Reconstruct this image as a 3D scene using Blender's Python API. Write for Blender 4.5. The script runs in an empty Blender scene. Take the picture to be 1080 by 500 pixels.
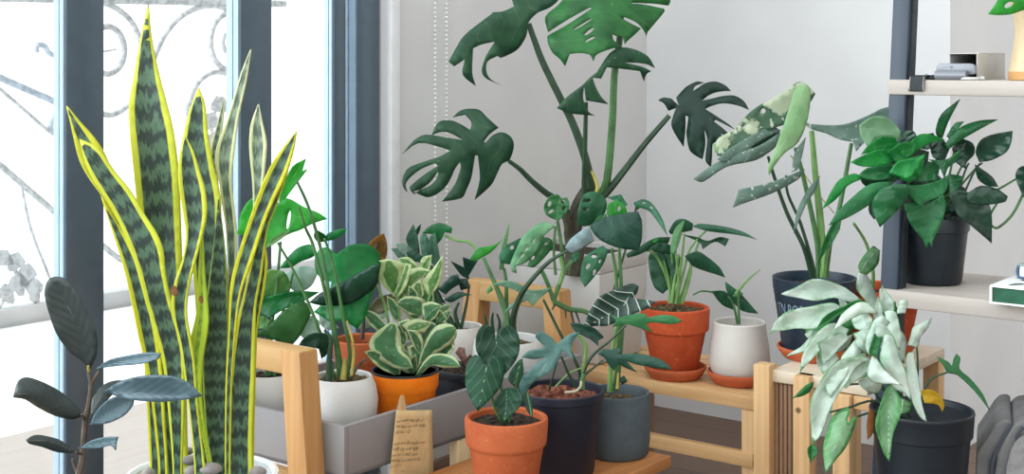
import bpy, bmesh, math, random
import numpy as np
from mathutils import Vector, Matrix, geometry
random.seed(7)
scene = bpy.context.scene
COL = scene.collection
F, CX, HY = 1440.0, 540.0, 60.0          # focal length and principal lines of the 1080x500 photograph
S37, C37 = 0.6074, 0.7944                # the room is turned: u runs along the window wall, v along the back wall

# ------------------------------------------------------------------ geometry helpers
def W(px, py, Y): return Vector(((px - CX) / F * Y, Y, 1.0 - (py - HY) / F * Y))
def UV(u, v, z=0.0): return Vector((u * S37 - v * C37, u * C37 + v * S37, z))
def uv_of(p): return (p.x * S37 + p.y * C37, -p.x * C37 + p.y * S37)
def pts(s): return [tuple(float(c) for c in p.split(',')) for p in s.split()]

def props(o, label=None, cat=None, group=None, kind=None):
    for k, val in (('label', label), ('category', cat), ('group', group), ('kind', kind)):
        if val: o[k] = val
    return o
def thing(name, loc, label, cat, group=None):
    o = bpy.data.objects.new(name, None); COL.objects.link(o); o.location = loc
    o.empty_display_size = .05
    return props(o, label, cat, group)
def origin_of(par):
    p = Vector((0, 0, 0))
    while par is not None:
        p += par.location; par = par.parent
    return p
def mesh_obj(name, verts, faces, mat, parent=None, smooth=True, sharp=None, uvs=None):
    off = origin_of(parent)
    me = bpy.data.meshes.new(name)
    me.from_pydata([tuple(Vector(v) - off) for v in verts], [], faces)
    if smooth:
        me.polygons.foreach_set('use_smooth', [True] * len(me.polygons))
    me.update()
    if uvs:
        li = np.zeros(len(me.loops), dtype=np.int32); me.loops.foreach_get('vertex_index', li)
        for nm, arr in uvs:
            lay = me.uv_layers.new(name=nm)
            lay.data.foreach_set('uv', np.asarray(arr, dtype=np.float32)[li].ravel())
    if sharp is not None:
        try: me.set_sharp_from_angle(angle=math.radians(sharp))
        except Exception: pass
    o = bpy.data.objects.new(name, me); COL.objects.link(o)
    if mat: me.materials.append(mat)
    if parent: o.parent = parent
    return o
class MB:
    def __init__(self): self.v = []; self.f = []
    def add(self, v, f):
        n = len(self.v); self.v += [Vector(p) for p in v]; self.f += [tuple(i + n for i in q) for q in f]; return self
    def hexa(self, p):      # 8 corners: bottom ring 0-3, top ring 4-7
        return self.add(p, [(3, 2, 1, 0), (4, 5, 6, 7), (0, 1, 5, 4), (1, 2, 6, 5), (2, 3, 7, 6), (3, 0, 4, 7)])
    def ubox(self, u0, u1, v0, v1, z0, z1):
        return self.hexa([UV(u0, v0, z0), UV(u0, v1, z0), UV(u1, v1, z0), UV(u1, v0, z0),
                          UV(u0, v0, z1), UV(u0, v1, z1), UV(u1, v1, z1), UV(u1, v0, z1)])
    def build(self, name, mat, parent=None, bevel=0.0, seg=2, smooth=False):
        me_o = mesh_obj(name, self.v, self.f, mat, parent, smooth=False)
        bm = bmesh.new(); bm.from_mesh(me_o.data)
        bmesh.ops.recalc_face_normals(bm, faces=bm.faces)
        if bevel: bmesh.ops.bevel(bm, geom=list(bm.edges), offset=bevel, segments=seg, affect='EDGES', profile=.5, clamp_overlap=True)
        if bevel or smooth:
            for f in bm.faces: f.smooth = True
        bm.to_mesh(me_o.data); bm.free()
        if bevel or smooth:
            try: me_o.data.set_sharp_from_angle(angle=math.radians(35))
            except Exception: pass
        return me_o
def ubox(name, u0, u1, v0, v1, z0, z1, mat, parent=None, bevel=.002):
    return MB().ubox(u0, u1, v0, v1, z0, z1).build(name, mat, parent, bevel)

def crom(p, n=4, closed=False):
    p = [Vector(q) for q in p]; out = []; m = len(p)
    for i in range(m if closed else m - 1):
        a, b, c, d = (p[(i - 1) % m], p[i], p[(i + 1) % m], p[(i + 2) % m]) if closed else \
                     (p[max(i - 1, 0)], p[i], p[i + 1], p[min(i + 2, m - 1)])
        for k in range(n):
            t = k / n
            out.append(.5 * ((2 * b) + (c - a) * t + (2 * a - 5 * b + 4 * c - d) * t * t + (3 * b - a - 3 * c + d) * t ** 3))
    if not closed: out.append(p[-1])
    return out
def tube_geo(path, radii, n=8, cap=True):
    vs, fs = [], []; m = len(path); ref = None
    for i, p in enumerate(path):
        t = (path[min(i + 1, m - 1)] - path[max(i - 1, 0)])
        t = t.normalized() if t.length > 1e-9 else Vector((0, 0, 1))
        if ref is None:
            ref = t.orthogonal().normalized()
        ref = (ref - t * ref.dot(t))
        ref = ref.normalized() if ref.length > 1e-6 else t.orthogonal().normalized()
        b = t.cross(ref)
        for k in range(n):
            a = 2 * math.pi * k / n
            vs.append(p + (ref * math.cos(a) + b * math.sin(a)) * radii[i])
    for i in range(m - 1):
        for k in range(n):
            fs.append((i * n + k, i * n + (k + 1) % n, (i + 1) * n + (k + 1) % n, (i + 1) * n + k))
    if cap:
        fs.append(tuple(range(n))[::-1]); fs.append(tuple((m - 1) * n + k for k in range(n)))
    return vs, fs
def tube(name, path, r0, r1, mat, parent=None, n=8, k=4):
    path = crom(path, k) if len(path) > 2 else [Vector(q) for q in path]
    m = len(path); rad = [r0 + (r1 - r0) * i / (m - 1) for i in range(m)]
    vs, fs = tube_geo(path, rad, n)
    return mesh_obj(name, vs, fs, mat, parent, sharp=50)
def lathe(name, prof, c, mat, parent=None, n=40, sharp=40):
    vs, fs = [], []; m = len(prof)
    for r, z in prof:
        for k in range(n):
            a = 2 * math.pi * k / n
            vs.append(Vector((c[0] + r * math.cos(a), c[1] + r * math.sin(a), c[2] + z)))
    for i in range(m - 1):
        for k in range(n):
            fs.append((i * n + k, i * n + (k + 1) % n, (i + 1) * n + (k + 1) % n, (i + 1) * n + k))
    fs.append(tuple(range(n))[::-1]); fs.append(tuple((m - 1) * n + k for k in range(n)))
    return mesh_obj(name, vs, fs, mat, parent, sharp=sharp)
def soil(name, c, r, z, mat, parent, lump=.006, rings=9, n=34, seed=0):
    rnd = random.Random(seed)
    vs = [Vector((c[0], c[1], z + lump))]; fs = []
    for i in range(1, rings + 1):
        for k in range(n):
            a = 2 * math.pi * (k + .5 * (i % 2)) / n; q = r * i / rings
            vs.append(Vector((c[0] + q * math.cos(a), c[1] + q * math.sin(a), z + rnd.uniform(-.3, 1) * lump * (1 if i < rings else .1))))
    for k in range(n): fs.append((0, 1 + k, 1 + (k + 1) % n))
    for i in range(rings - 1):
        for k in range(n):
            a, b = 1 + i * n, 1 + (i + 1) * n
            fs.append((a + k, b + k, b + (k + 1) % n, a + (k + 1) % n))
    return mesh_obj(name, vs, fs, mat, parent, smooth=False)

# ------------------------------------------------------------------ leaves
def smooth_outline(p, sharp=58, n=3):
    m = len(p); P = [Vector(q) for q in p]; out = []
    cs = []
    for i in range(m):
        a, b = P[i] - P[i - 1], P[(i + 1) % m] - P[i]
        if a.length < 1e-6 or b.length < 1e-6: cs.append(True); continue
        cs.append(math.degrees(a.angle(b)) > sharp)
    for i in range(m):
        b, c = P[i], P[(i + 1) % m]
        a = P[i - 1] if not cs[i] else b - (c - b)
        d = P[(i + 2) % m] if not cs[(i + 1) % m] else c + (c - b)
        L = (c - b).length
        ta = (c - a) * (.5 * min(1, 2 * L / max(1e-6, (c - a).length)))
        tb = (d - b) * (.5 * min(1, 2 * L / max(1e-6, (d - b).length)))
        k = n if L > 4 else 2
        for j in range(k):
            t = j / k; t2, t3 = t * t, t ** 3
            out.append((2 * t3 - 3 * t2 + 1) * b + (t3 - 2 * t2 + t) * ta + (-2 * t3 + 3 * t2) * c + (t3 - t2) * tb)
    return [(q.x, q.y) for q in out]
def seg_dist(P, poly, closed=True):
    A = np.array(poly, float); B = np.roll(A, -1, 0) if closed else A[1:]
    if not closed: A = A[:-1]
    D = B - A; L2 = np.maximum((D ** 2).sum(1), 1e-9)
    R = P[:, None, :] - A[None]
    t = np.clip((R * D[None]).sum(2) / L2[None], 0, 1)
    Q = R - t[..., None] * D[None]
    dd = np.sqrt((Q ** 2).sum(2)); j = dd.argmin(1); i = np.arange(len(P))
    cross = D[j, 0] * R[i, j, 1] - D[j, 1] * R[i, j, 0]
    ln = np.sqrt(L2); cum = np.concatenate([[0], np.cumsum(ln)])
    along = (cum[j] + t[i, j] * ln[j]) / cum[-1]
    return dd[i, j], along, np.sign(cross)
def inside(P, poly):
    A = np.array(poly, float); B = np.roll(A, -1, 0)
    x, y = P[:, 0][:, None], P[:, 1][:, None]
    c = ((A[:, 1][None] > y) != (B[:, 1][None] > y))
    xs = A[:, 0] + (y - A[:, 1]) * (B[:, 0] - A[:, 0]) / np.where(np.abs(B[:, 1] - A[:, 1]) < 1e-9, 1e-9, B[:, 1] - A[:, 1])
    return ((c & (x < xs)).sum(1) % 2) == 1
LEAFN = [0]
def leaf(plant, mat, outline, mid, f=0.0, d=None, fold=None, curl=0.0, holes=(), Y=None, name='leaf', thick=.0009, sharp=58, ripple=.3, label=None, wavy=0.0):
    """A leaf blade: outline and midrib as seen from the camera, laid on a tilted, folded, curved surface at its own distance."""
    root, Yp = plant['root'], plant['Y'] if Y is None else Y
    LEAFN[0] += 1; rnd = random.Random(LEAFN[0] * 17 + 3)
    o = pts(outline) if isinstance(outline, str) else outline
    m = pts(mid) if isinstance(mid, str) else mid
    if len(m) > 2: m = [(q.x, q.y) for q in crom([Vector(q) for q in m], 4)]
    ring = smooth_outline(o, sharp)
    if wavy:
        rn = len(ring); wv = []
        for i in range(rn):
            tx, ty = ring[(i + 1) % rn][0] - ring[i - 1][0], ring[(i + 1) % rn][1] - ring[i - 1][1]; tl = math.hypot(tx, ty) or 1
            a = wavy * math.sin(i * 1.05 + LEAFN[0]) ; wv.append((ring[i][0] + ty / tl * a, ring[i][1] - tx / tl * a))
        ring = wv
    hs = []
    for h in holes:
        if len(h) == 3: h = (h[0], h[1], h[2], h[2], 0)
        hx, hy, ra, rb, an = h
        hs.append([(hx + ra * math.cos(a) * math.cos(an) - rb * math.sin(a) * math.sin(an),
                    hy + ra * math.cos(a) * math.sin(an) + rb * math.sin(a) * math.cos(an)) for a in [2 * math.pi * k / 10 for k in range(10)]])
    A = np.array(ring); mn, mx = A.min(0), A.max(0); size = float((mx - mn).max())
    B2 = np.roll(A, -1, 0); area = abs((A[:, 0] * B2[:, 1] - A[:, 1] * B2[:, 0]).sum()) / 2
    st = max(1.5, min(size / 15, area / size / 4.5))
    gx, gy = np.meshgrid(np.arange(mn[0], mx[0], st), np.arange(mn[1], mx[1], st * .87))
    gx = gx + (np.arange(gx.shape[0])[:, None] % 2) * st * .5
    G = np.stack([gx.ravel(), gy.ravel()], 1)
    if len(G):
        G = G[inside(G, ring)]
    if len(G):
        dd, _, _ = seg_dist(G, ring); G = G[dd > st * .35]
    for h in hs:
        if len(G): G = G[~inside(G, h)]
        if len(G): dd, _, _ = seg_dist(G, h); G = G[dd > st * .3]
    # points along the midrib keep the fold crisp
    M = np.array(m)
    V2 = [Vector(p) for p in ring]; E = [(i, (i + 1) % len(ring)) for i in range(len(ring))]
    for h in hs:
        n0 = len(V2); V2 += [Vector(p) for p in h]; E += [(n0 + i, n0 + (i + 1) % len(h)) for i in range(len(h))]
    V2 += [Vector((float(a), float(b))) for a, b in G]
    r = geometry.delaunay_2d_cdt(V2, E, [], 0, 1e-4)
    P = np.array([(p.x, p.y) for p in r[0]]); T = np.array(r[2])
    cen = P[T].mean(1)
    ok = inside(cen, ring)
    for h in hs: ok &= ~inside(cen, h)
    T = T[ok]
    used = np.unique(T); remap = -np.ones(len(P), int); remap[used] = np.arange(len(used)); P = P[used]; T = remap[T]
    dist, t, sg = seg_dist(P, m, closed=False)
    bd, _, _ = seg_dist(P, ring)
    hm = max(dist.max(), 1e-3); s = sg * dist / hm
    e = dist / np.maximum(dist + bd, 1e-6)
    mlen = np.sqrt((np.diff(M, axis=0) ** 2).sum(1)).sum()
    px = Yp / F
    if d is None: d = rnd.uniform(-.55, .15) * mlen * px
    if fold is None: fold = rnd.choice((-1, 1, 1)) * rnd.uniform(.18, .4)
    dep = Yp - f * .01 + d * (t - .3) + fold * hm * px * np.abs(s) ** 1.4 + curl * mlen * px * (t - .3) ** 2
    dep += ripple * .012 * np.abs(s) * np.sin(t * 17 + sg * 2 + LEAFN[0]) * min(1.0, hm * px / .03)
    X = (P[:, 0] - CX) / F * dep; Z = 1.0 - (P[:, 1] - HY) / F * dep
    V = np.stack([X, dep, Z], 1)
    # wind the faces towards the camera
    a, b, c = P[T[:, 0]], P[T[:, 1]], P[T[:, 2]]
    cr = (b[:, 0] - a[:, 0]) * (c[:, 1] - a[:, 1]) - (b[:, 1] - a[:, 1]) * (c[:, 0] - a[:, 0])
    T = np.where((cr > 0)[:, None], T[:, ::-1], T)
    ob = mesh_obj(name, [Vector(q) for q in V], [tuple(int(i) for i in q) for q in T], mat, root,
                  uvs=[('st', np.stack([.5 + .5 * s, t], 1)), ('ed', np.stack([e, dist * px * 10], 1))])
    sol = ob.modifiers.new('thickness', 'SOLIDIFY'); sol.thickness = thick; sol.offset = 0
    ob['seed'] = rnd.random()
    ob.color = (rnd.random(), rnd.random(), rnd.random(), 1)
    if label: ob['label'] = label
    return ob
def stem(plant, path, mat, r0, r1, f0=0.0, f1=0.0, name='stem', Y=None, base=None, n=7):
    """Stalk through picture points; distance runs from f0 to f1 (cm towards the camera)."""
    p = pts(path) if isinstance(path, str) else path
    Yp = plant['Y'] if Y is None else Y; m = len(p)
    w = [W(x, y, Yp - .01 * (f0 + (f1 - f0) * i / (m - 1))) for i, (x, y) in enumerate(p)]
    px = Yp / F
    return tube(name, w, r0 * px, r1 * px, mat, plant['root'], n=n)

# ------------------------------------------------------------------ materials
def lin(c):
    f = lambda x: x / 12.92 if x <= .04045 else ((x + .055) / 1.055) ** 2.4
    return tuple(f(q / 255.0) for q in c) + (1.0,)
class NT:
    def __init__(self, name):
        self.m = bpy.data.materials.new(name); self.m.use_nodes = True
        self.t = self.m.node_tree; self.t.nodes.clear()
        self.out = self.t.nodes.new('ShaderNodeOutputMaterial')
    def n(self, typ, **kw):
        x = self.t.nodes.new(typ)
        for k, v in kw.items():
            if k.startswith('i_'):
                key = k[2:]; key = int(key) if key.isdigit() else key.replace('_', ' ')
                if hasattr(v, 'is_linked') or isinstance(v, bpy.types.NodeSocket): self.t.links.new(v, x.inputs[key])
                else: x.inputs[key].default_value = v
            else: setattr(x, k, v)
        return x
    def math(self, op, a, b=None, c=None, clamp=False):
        x = self.t.nodes.new('ShaderNodeMath'); x.operation = op; x.use_clamp = clamp
        for i, q in enumerate((a, b, c)):
            if q is None: continue
            if isinstance(q, (int, float)): x.inputs[i].default_value = q
            else: self.t.links.new(q, x.inputs[i])
        return x.outputs[0]
    def step(self, x, a, b):
        r = self.t.nodes.new('ShaderNodeMapRange'); r.interpolation_type = 'SMOOTHSTEP'
        self.t.links.new(x, r.inputs[0]); r.inputs[1].default_value = a; r.inputs[2].default_value = b
        return r.outputs[0]
    def mix(self, fac, a, b, blend='MIX'):
        x = self.t.nodes.new('ShaderNodeMix'); x.data_type = 'RGBA'; x.blend_type = blend
        for i, q in ((0, fac), (6, a), (7, b)):
            if isinstance(q, (int, float)): x.inputs[i].default_value = q
            elif isinstance(q, tuple): x.inputs[i].default_value = q
            else: self.t.links.new(q, x.inputs[i])
        return x.outputs[2]
    def uv(self, layer):
        u = self.n('ShaderNodeUVMap', uv_map=layer)
        s = self.n('ShaderNodeSeparateXYZ', i_0=u.outputs[0]); return s.outputs[0], s.outputs[1]
    def noise(self, scale, detail=3, rough=.5, vec=None, obj=True):
        if vec is None:
            vec = self.n('ShaderNodeTexCoord').outputs['Object']
        x = self.n('ShaderNodeTexNoise', i_Scale=scale, i_Detail=detail, i_Roughness=rough)
        self.t.links.new(vec, x.inputs['Vector']); return x.outputs['Fac']
    def bump(self, h, strength=.3, dist=.002):
        return self.n('ShaderNodeBump', i_Strength=strength, i_Distance=dist, i_Height=h).outputs[0]
    def principled(self, col, rough=.5, normal=None, spec=.5, coat=0, metal=0, trans=0.0, tcol=None, sheen=0):
        p = self.n('ShaderNodeBsdfPrincipled')
        for k, v in (('Base Color', col), ('Roughness', rough), ('Normal', normal), ('Specular IOR Level', spec), ('Coat Weight', coat), ('Metallic', metal)):
            if v is None: continue
            if isinstance(v, (int, float, tuple)): p.inputs[k].default_value = v
            else: self.t.links.new(v, p.inputs[k])
        sh = p.outputs[0]
        if trans:
            tr = self.n('ShaderNodeBsdfTranslucent')
            if isinstance(tcol, tuple): tr.inputs[0].default_value = tcol
            else: self.t.links.new(tcol if tcol is not None else col, tr.inputs[0])
            mx = self.n('ShaderNodeMixShader', i_0=trans); self.t.links.new(sh, mx.inputs[1]); self.t.links.new(tr.outputs[0], mx.inputs[2])
            sh = mx.outputs[0]
        self.t.links.new(sh, self.out.inputs[0]); return self.m

def mat_plain(name, c, rough=.6, var=.12, scale=30, bump=0.0, bscale=200, spec=.4, metal=0, coat=0):
    t = NT(name); nz = t.noise(scale, 4)
    a = lin(c); b = tuple(q * (1 - var * 2) for q in a[:3]) + (1,)
    col = t.mix(t.step(nz, .35, .7), a, b)
    nb = t.bump(t.noise(bscale, 3), bump, .002) if bump else None
    return t.principled(col, rough, nb, spec, coat, metal)
def mat_wood(name, c1, c2, axis='u', scale=1.0, rough=.5):
    t = NT(name); tc = t.n('ShaderNodeTexCoord').outputs['Object']
    mp = t.n('ShaderNodeMapping', i_Vector=tc)
    ang = {'u': math.atan2(C37, S37), 'v': math.atan2(S37, -C37), 'z': 0}[axis]
    mp.inputs['Rotation'].default_value = (0, 0, -ang)
    mp.vector_type = 'POINT'
    sc = t.n('ShaderNodeMapping', i_Vector=mp.outputs[0])
    sc.inputs['Scale'].default_value = (3, 45, 45) if axis != 'z' else (45, 45, 3)
    nz = t.noise(1.3 * scale, 5, .6, sc.outputs[0])
    wv = t.n('ShaderNodeTexWave', i_Scale=.55 * scale, i_Distortion=5.0, i_Detail=3.0); t.t.links.new(sc.outputs[0], wv.inputs['Vector'])
    wv.bands_direction = 'Y' if axis != 'z' else 'X'
    fac = t.math('MULTIPLY_ADD', wv.outputs['Fac'], .14, t.math('MULTIPLY', nz, .86))
    col = t.mix(t.step(fac, .25, .85), lin(c1), lin(c2))
    kn = t.n('ShaderNodeTexVoronoi', i_Scale=9.0); t.t.links.new(mp.outputs[0], kn.inputs['Vector'])
    col = t.mix(t.step(kn.outputs['Distance'], .07, .035), col, lin(tuple(q * .55 for q in c2)))
    return t.principled(col, rough, t.bump(fac, .15, .001), .3)

def mat_leaf(name, c1, c2, vein=None, rough=.35, N=7, vamt=.5, vw=.07, midw=.02, trans=.22, spec=.32, tc=None, k=.8, edge=None, spots=None, blotch=None, bump=.35, sat=None):
    """c1/c2: two greens mottled; vein: colour of midrib and side veins; edge: (colour, start, noise); blotch: (colour, scale, lo, hi)"""
    t = NT(name); S, T = t.uv('st'); E, D = t.uv('ed')
    info = t.n('ShaderNodeObjectInfo')
    col = t.mix(t.step(t.noise(22, 3), .35, .65), lin(c1), lin(c2))
    as_ = t.math('ABSOLUTE', t.math('SUBTRACT', t.math('MULTIPLY', S, 2.0), 1.0))
    ph = t.math('FRACT', t.math('MULTIPLY_ADD', T, float(N), t.math('MULTIPLY', as_, -k * N * .35)))
    vd = t.math('ABSOLUTE', t.math('SUBTRACT', ph, .5))
    if blotch:
        bc, bs, lo, hi = blotch
        col = t.mix(t.step(t.noise(bs, 4, .6), lo, hi), col, lin(bc))
    if spots:
        bc, bs, lo, hi = spots
        col = t.mix(t.step(t.noise(bs, 2, .5), lo, hi), col, lin(bc))
    if edge:
        ec, e0, en = edge
        ee = t.math('MULTIPLY_ADD', t.math('SUBTRACT', t.noise(38, 3), .5), en, E)
        col = t.mix(t.step(ee, e0 - .05, e0 + .05), col, lin(ec))
    if vein:
        vm = t.math('MULTIPLY', t.step(vd, vw, vw * .25), vamt * .55)
        mm = t.step(D, midw, midw * .35)
        col = t.mix(t.math('MAXIMUM', vm, mm), col, lin(vein))
    hv = t.n('ShaderNodeHueSaturation', i_Color=col)
    hv.inputs['Value'].default_value = 1.0
    vr = t.n('ShaderNodeMapRange', i_0=info.outputs['Random']); vr.inputs[3].default_value = .82; vr.inputs[4].default_value = 1.15
    t.t.links.new(vr.outputs[0], hv.inputs['Value'])
    col = hv.outputs[0]
    hgt = t.math('ADD', t.math('MULTIPLY', t.step(vd, .5, 0.0), .7), t.math('MULTIPLY', t.noise(60, 3), .5))
    tcol = t.mix(.55, col, tc and lin(tc) or lin((120, 190, 60)))
    return t.principled(col, rough, t.bump(hgt, bump * .45, .002), spec, trans=trans, tcol=tcol)

M = {}
# --- room
t = NT('wall_paint'); c = t.mix(t.step(t.noise(3, 4), .3, .7), lin((222, 222, 221)), lin((214, 214, 214)))
M['wall'] = t.principled(c, .85, t.bump(t.noise(180, 4), .12, .002), .2)
M['wall_back'] = M['wall']
M['trim'] = mat_plain('lit_bead_white', (236, 238, 240), .5, .03)
M['frame'] = mat_plain('blue_grey_aluminium', (78, 95, 108), .32, .05, spec=.6)
t = NT('window_glass'); lw = t.n('ShaderNodeLayerWeight', i_Blend=.5); frs = t.math('MULTIPLY_ADD', t.math('POWER', lw.outputs['Facing'], 5.0), .4, .03); tr = t.n('ShaderNodeBsdfTransparent'); gl = t.n('ShaderNodeBsdfGlossy', i_Roughness=.02)
mx = t.n('ShaderNodeMixShader'); t.t.links.new(frs, mx.inputs[0]); t.t.links.new(tr.outputs[0], mx.inputs[1]); t.t.links.new(gl.outputs[0], mx.inputs[2]); t.t.links.new(mx.outputs[0], t.out.inputs[0])
M['glass'] = t.m
t = NT('dark_floor_boards'); tc = t.n('ShaderNodeTexCoord').outputs['Object']
mp = t.n('ShaderNodeMapping', i_Vector=tc); mp.inputs['Rotation'].default_value = (0, 0, -math.atan2(S37, -C37))
br = t.n('ShaderNodeTexBrick', i_Scale=1.0, i_Mortar_Size=.0025); t.t.links.new(mp.outputs[0], br.inputs['Vector'])
br.inputs['Brick Width'].default_value = 1.1; br.inputs['Row Height'].default_value = .12
br.inputs['Color1'].default_value = lin((118, 92, 74)); br.inputs['Color2'].default_value = lin((104, 80, 64)); br.inputs['Mortar'].default_value = lin((60, 48, 42))
ms = t.n('ShaderNodeMapping', i_Vector=mp.outputs[0]); ms.inputs['Scale'].default_value = (3, 40, 1)
c = t.mix(t.math('MULTIPLY', t.noise(1.5, 5, .6, ms.outputs[0]), .5), br.outputs[0], lin((80, 60, 48)))
M['floor'] = t.principled(c, .45, None, .4)
M['ceiling'] = mat_plain('ceiling_paint', (235, 235, 235), .9, .02)
# --- outside
t = NT('pale_deck_boards'); tc = t.n('ShaderNodeTexCoord').outputs['Object']; mp = t.n('ShaderNodeMapping', i_Vector=tc); mp.inputs['Rotation'].default_value = (0, 0, -math.atan2(C37, S37))
ms = t.n('ShaderNodeMapping', i_Vector=mp.outputs[0]); ms.inputs['Scale'].default_value = (2, 22, 1)
c = t.mix(t.noise(1.6, 5, .6, ms.outputs[0]), lin((178, 170, 162)), lin((158, 148, 138)))
M['deck'] = t.principled(c, .6)
M['terrace'] = mat_plain('pale_paving', (232, 232, 230), .8, .05, 2)
M['kerb'] = mat_plain('grey_kerb', (190, 192, 192), .8, .06, 5)
M['iron'] = mat_plain('glare_grey_iron', (196, 200, 202), .6, .2, 40)  # iron paled in colour for the outdoor glare veil
M['ironb'] = mat_plain('glare_blue_grey_iron', (186, 200, 212), .6, .2, 40)  # bluer iron, its paleness likewise painted-in glare
# --- woods
M['wood_v'] = mat_wood('pale_pine_along_back', (208, 170, 122), (186, 142, 94), 'v')
M['wood_u'] = mat_wood('pale_pine_along_window', (208, 170, 122), (186, 142, 94), 'u')
M['wood_z'] = mat_wood('pale_pine_upright', (214, 176, 128), (194, 150, 102), 'z')
M['trestle_v'] = mat_wood('honey_wood_crosswise', (196, 158, 106), (178, 134, 82), 'v')
M['trestle_z'] = mat_wood('honey_wood_upright', (194, 148, 94), (174, 124, 72), 'z')
M['light_z'] = mat_wood('light_wood_upright', (238, 214, 170), (222, 192, 142), 'z')
M['warm_u'] = mat_wood('warm_brown_wood', (186, 126, 74), (150, 94, 52), 'u')
M['white_v'] = mat_wood('whitewashed_pine', (216, 202, 180), (200, 180, 150), 'v')
M['slat_brown'] = mat_wood('brown_slats', (150, 116, 88), (116, 86, 62), 'z')
M['ash_v'] = mat_wood('bleached_ash_board', (182, 173, 164), (168, 158, 148), 'v')
M['brown_u'] = mat_wood('brown_skirting', (128, 100, 82), (104, 80, 66), 'u')
M['vase_wood'] = mat_wood('blond_turned_wood', (214, 192, 156), (198, 172, 132), 'z')
# --- pots and hard things
def mat_terracotta(name, c, c2):
    t = NT(name); col = t.mix(t.step(t.noise(14, 4, .6), .35, .7), lin(c), lin(c2)); col = t.mix(t.math('MULTIPLY', t.step(t.noise(120, 3), .60, .8), .35), col, lin((232, 168, 130)))
    return t.principled(col, .8, t.bump(t.noise(300, 3), .12, .001), .2)
M['edge_sheen'] = mat_plain('sky_reflection_blue', (160, 184, 204), .3, .04, spec=.42)  # light blue stands for the outdoors reflected in the frame sides
M['terra'] = mat_terracotta('terracotta', (184, 98, 60), (168, 82, 48))
M['terra_red'] = mat_terracotta('red_terracotta', (196, 86, 50), (178, 72, 40))
M['terra_saucer'] = mat_terracotta('terracotta_saucer', (192, 100, 64), (176, 88, 54))
M['orange'] = mat_terracotta('orange_glaze', (240, 128, 24), (224, 104, 14))
M['white_pot'] = mat_plain('white_ceramic', (210, 208, 204), .5, .04, 12)
M['planter'] = mat_plain('off_white_planter', (190, 187, 182), .6, .04, 12)
M['cream_pot'] = mat_plain('cream_ceramic', (206, 200, 192), .55, .06, 12, .1, 300)
M['bowl'] = mat_plain('glazed_white_bowl', (226, 230, 232), .25, .05, 10, coat=.3)
M['black_pot'] = mat_plain('black_plastic', (20, 30, 38), .42, .15, 20, spec=.5)
M['navy_pot'] = mat_plain('dark_navy_plastic', (26, 31, 46), .5, .15, 20)
M['slate_pot'] = mat_plain('dark_blue_plastic', (34, 52, 68), .45, .25, 26, spec=.5)
M['charcoal'] = mat_plain('charcoal_stoneware', (76, 85, 90), .8, .08, 40, .2, 250)
M['pot_letter'] = mat_plain('pale_pot_lettering', (120, 140, 152), .6, .1)
M['tray'] = mat_plain('grey_painted_board', (138, 135, 135), .6, .03, 8)
M['soil'] = mat_plain('dark_potting_soil', (62, 48, 38), .95, .4, 120, .5, 150)
M['moss'] = mat_plain('mossy_soil', (108, 92, 62), .95, .45, 120, .5, 150)
M['bark'] = mat_plain('red_brown_bark', (138, 80, 60), .9, .4, 90, .5, 150)
M['pebble'] = mat_plain('river_pebble', (150, 142, 138), .7, .2, 25)
M['paper'] = mat_plain('kraft_paper', (222, 190, 138), .85, .06, 40)
M['ink'] = mat_plain('dark_ink', (60, 48, 42), .8, .0)
M['peg'] = mat_wood('peg_wood', (226, 196, 152), (204, 168, 122), 'z')
M['steel'] = mat_plain('brushed_steel', (190, 192, 194), .35, .05, metal=.9)
M['shelf_steel'] = mat_plain('slate_blue_steel', (38, 52, 66), .4, .06, 14, spec=.5)
M['bead'] = mat_plain('white_beads', (244, 244, 240), .4, .02)
M['strap'] = mat_plain('black_leather', (40, 46, 50), .6, .2, 40)
M['stitch'] = mat_plain('pale_stitching', (190, 186, 176), .8, .05)
M['silver'] = mat_plain('silver_grey_shell', (128, 131, 136), .35, .04, 10, metal=.25)
M['logo'] = mat_plain('dark_grey_logo', (108, 112, 118), .5, 0)
M['cable'] = mat_plain('white_cable', (200, 200, 196), .5, .02)
M['carton'] = mat_plain('grey_carton', (190, 188, 182), .8, .05, 30)
M['carton_in'] = mat_plain('dark_carton_inside', (82, 94, 96), .8, .1, 30)  # darker colour for the back and bottom inside the carton
M['book_white'] = mat_plain('white_book_cover', (232, 232, 230), .5, .03)
M['book_green'] = mat_plain('green_cloth', (42, 92, 68), .8, .1, 60)
M['book_leaf'] = mat_plain('printed_leaf_green', (78, 104, 88), .7, .1, 30)
M['book_blue'] = mat_plain('blue_book_cover', (58, 88, 118), .4, .1, 20)
M['book_top'] = mat_plain('grey_green_cover', (142, 160, 152), .6, .1, 20)
M['pages'] = mat_plain('white_pages', (238, 238, 238), .8, .05, 60)
M['bag'] = mat_plain('grey_canvas', (112, 111, 110), .9, .12, 25, .3, 400)
M['zip'] = mat_plain('dark_zip', (66, 70, 78), .7, .1, 60)
M['linen'] = mat_plain('grey_mesh_pocket', (140, 138, 137), .9, .12, 60, .3, 400)
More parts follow.
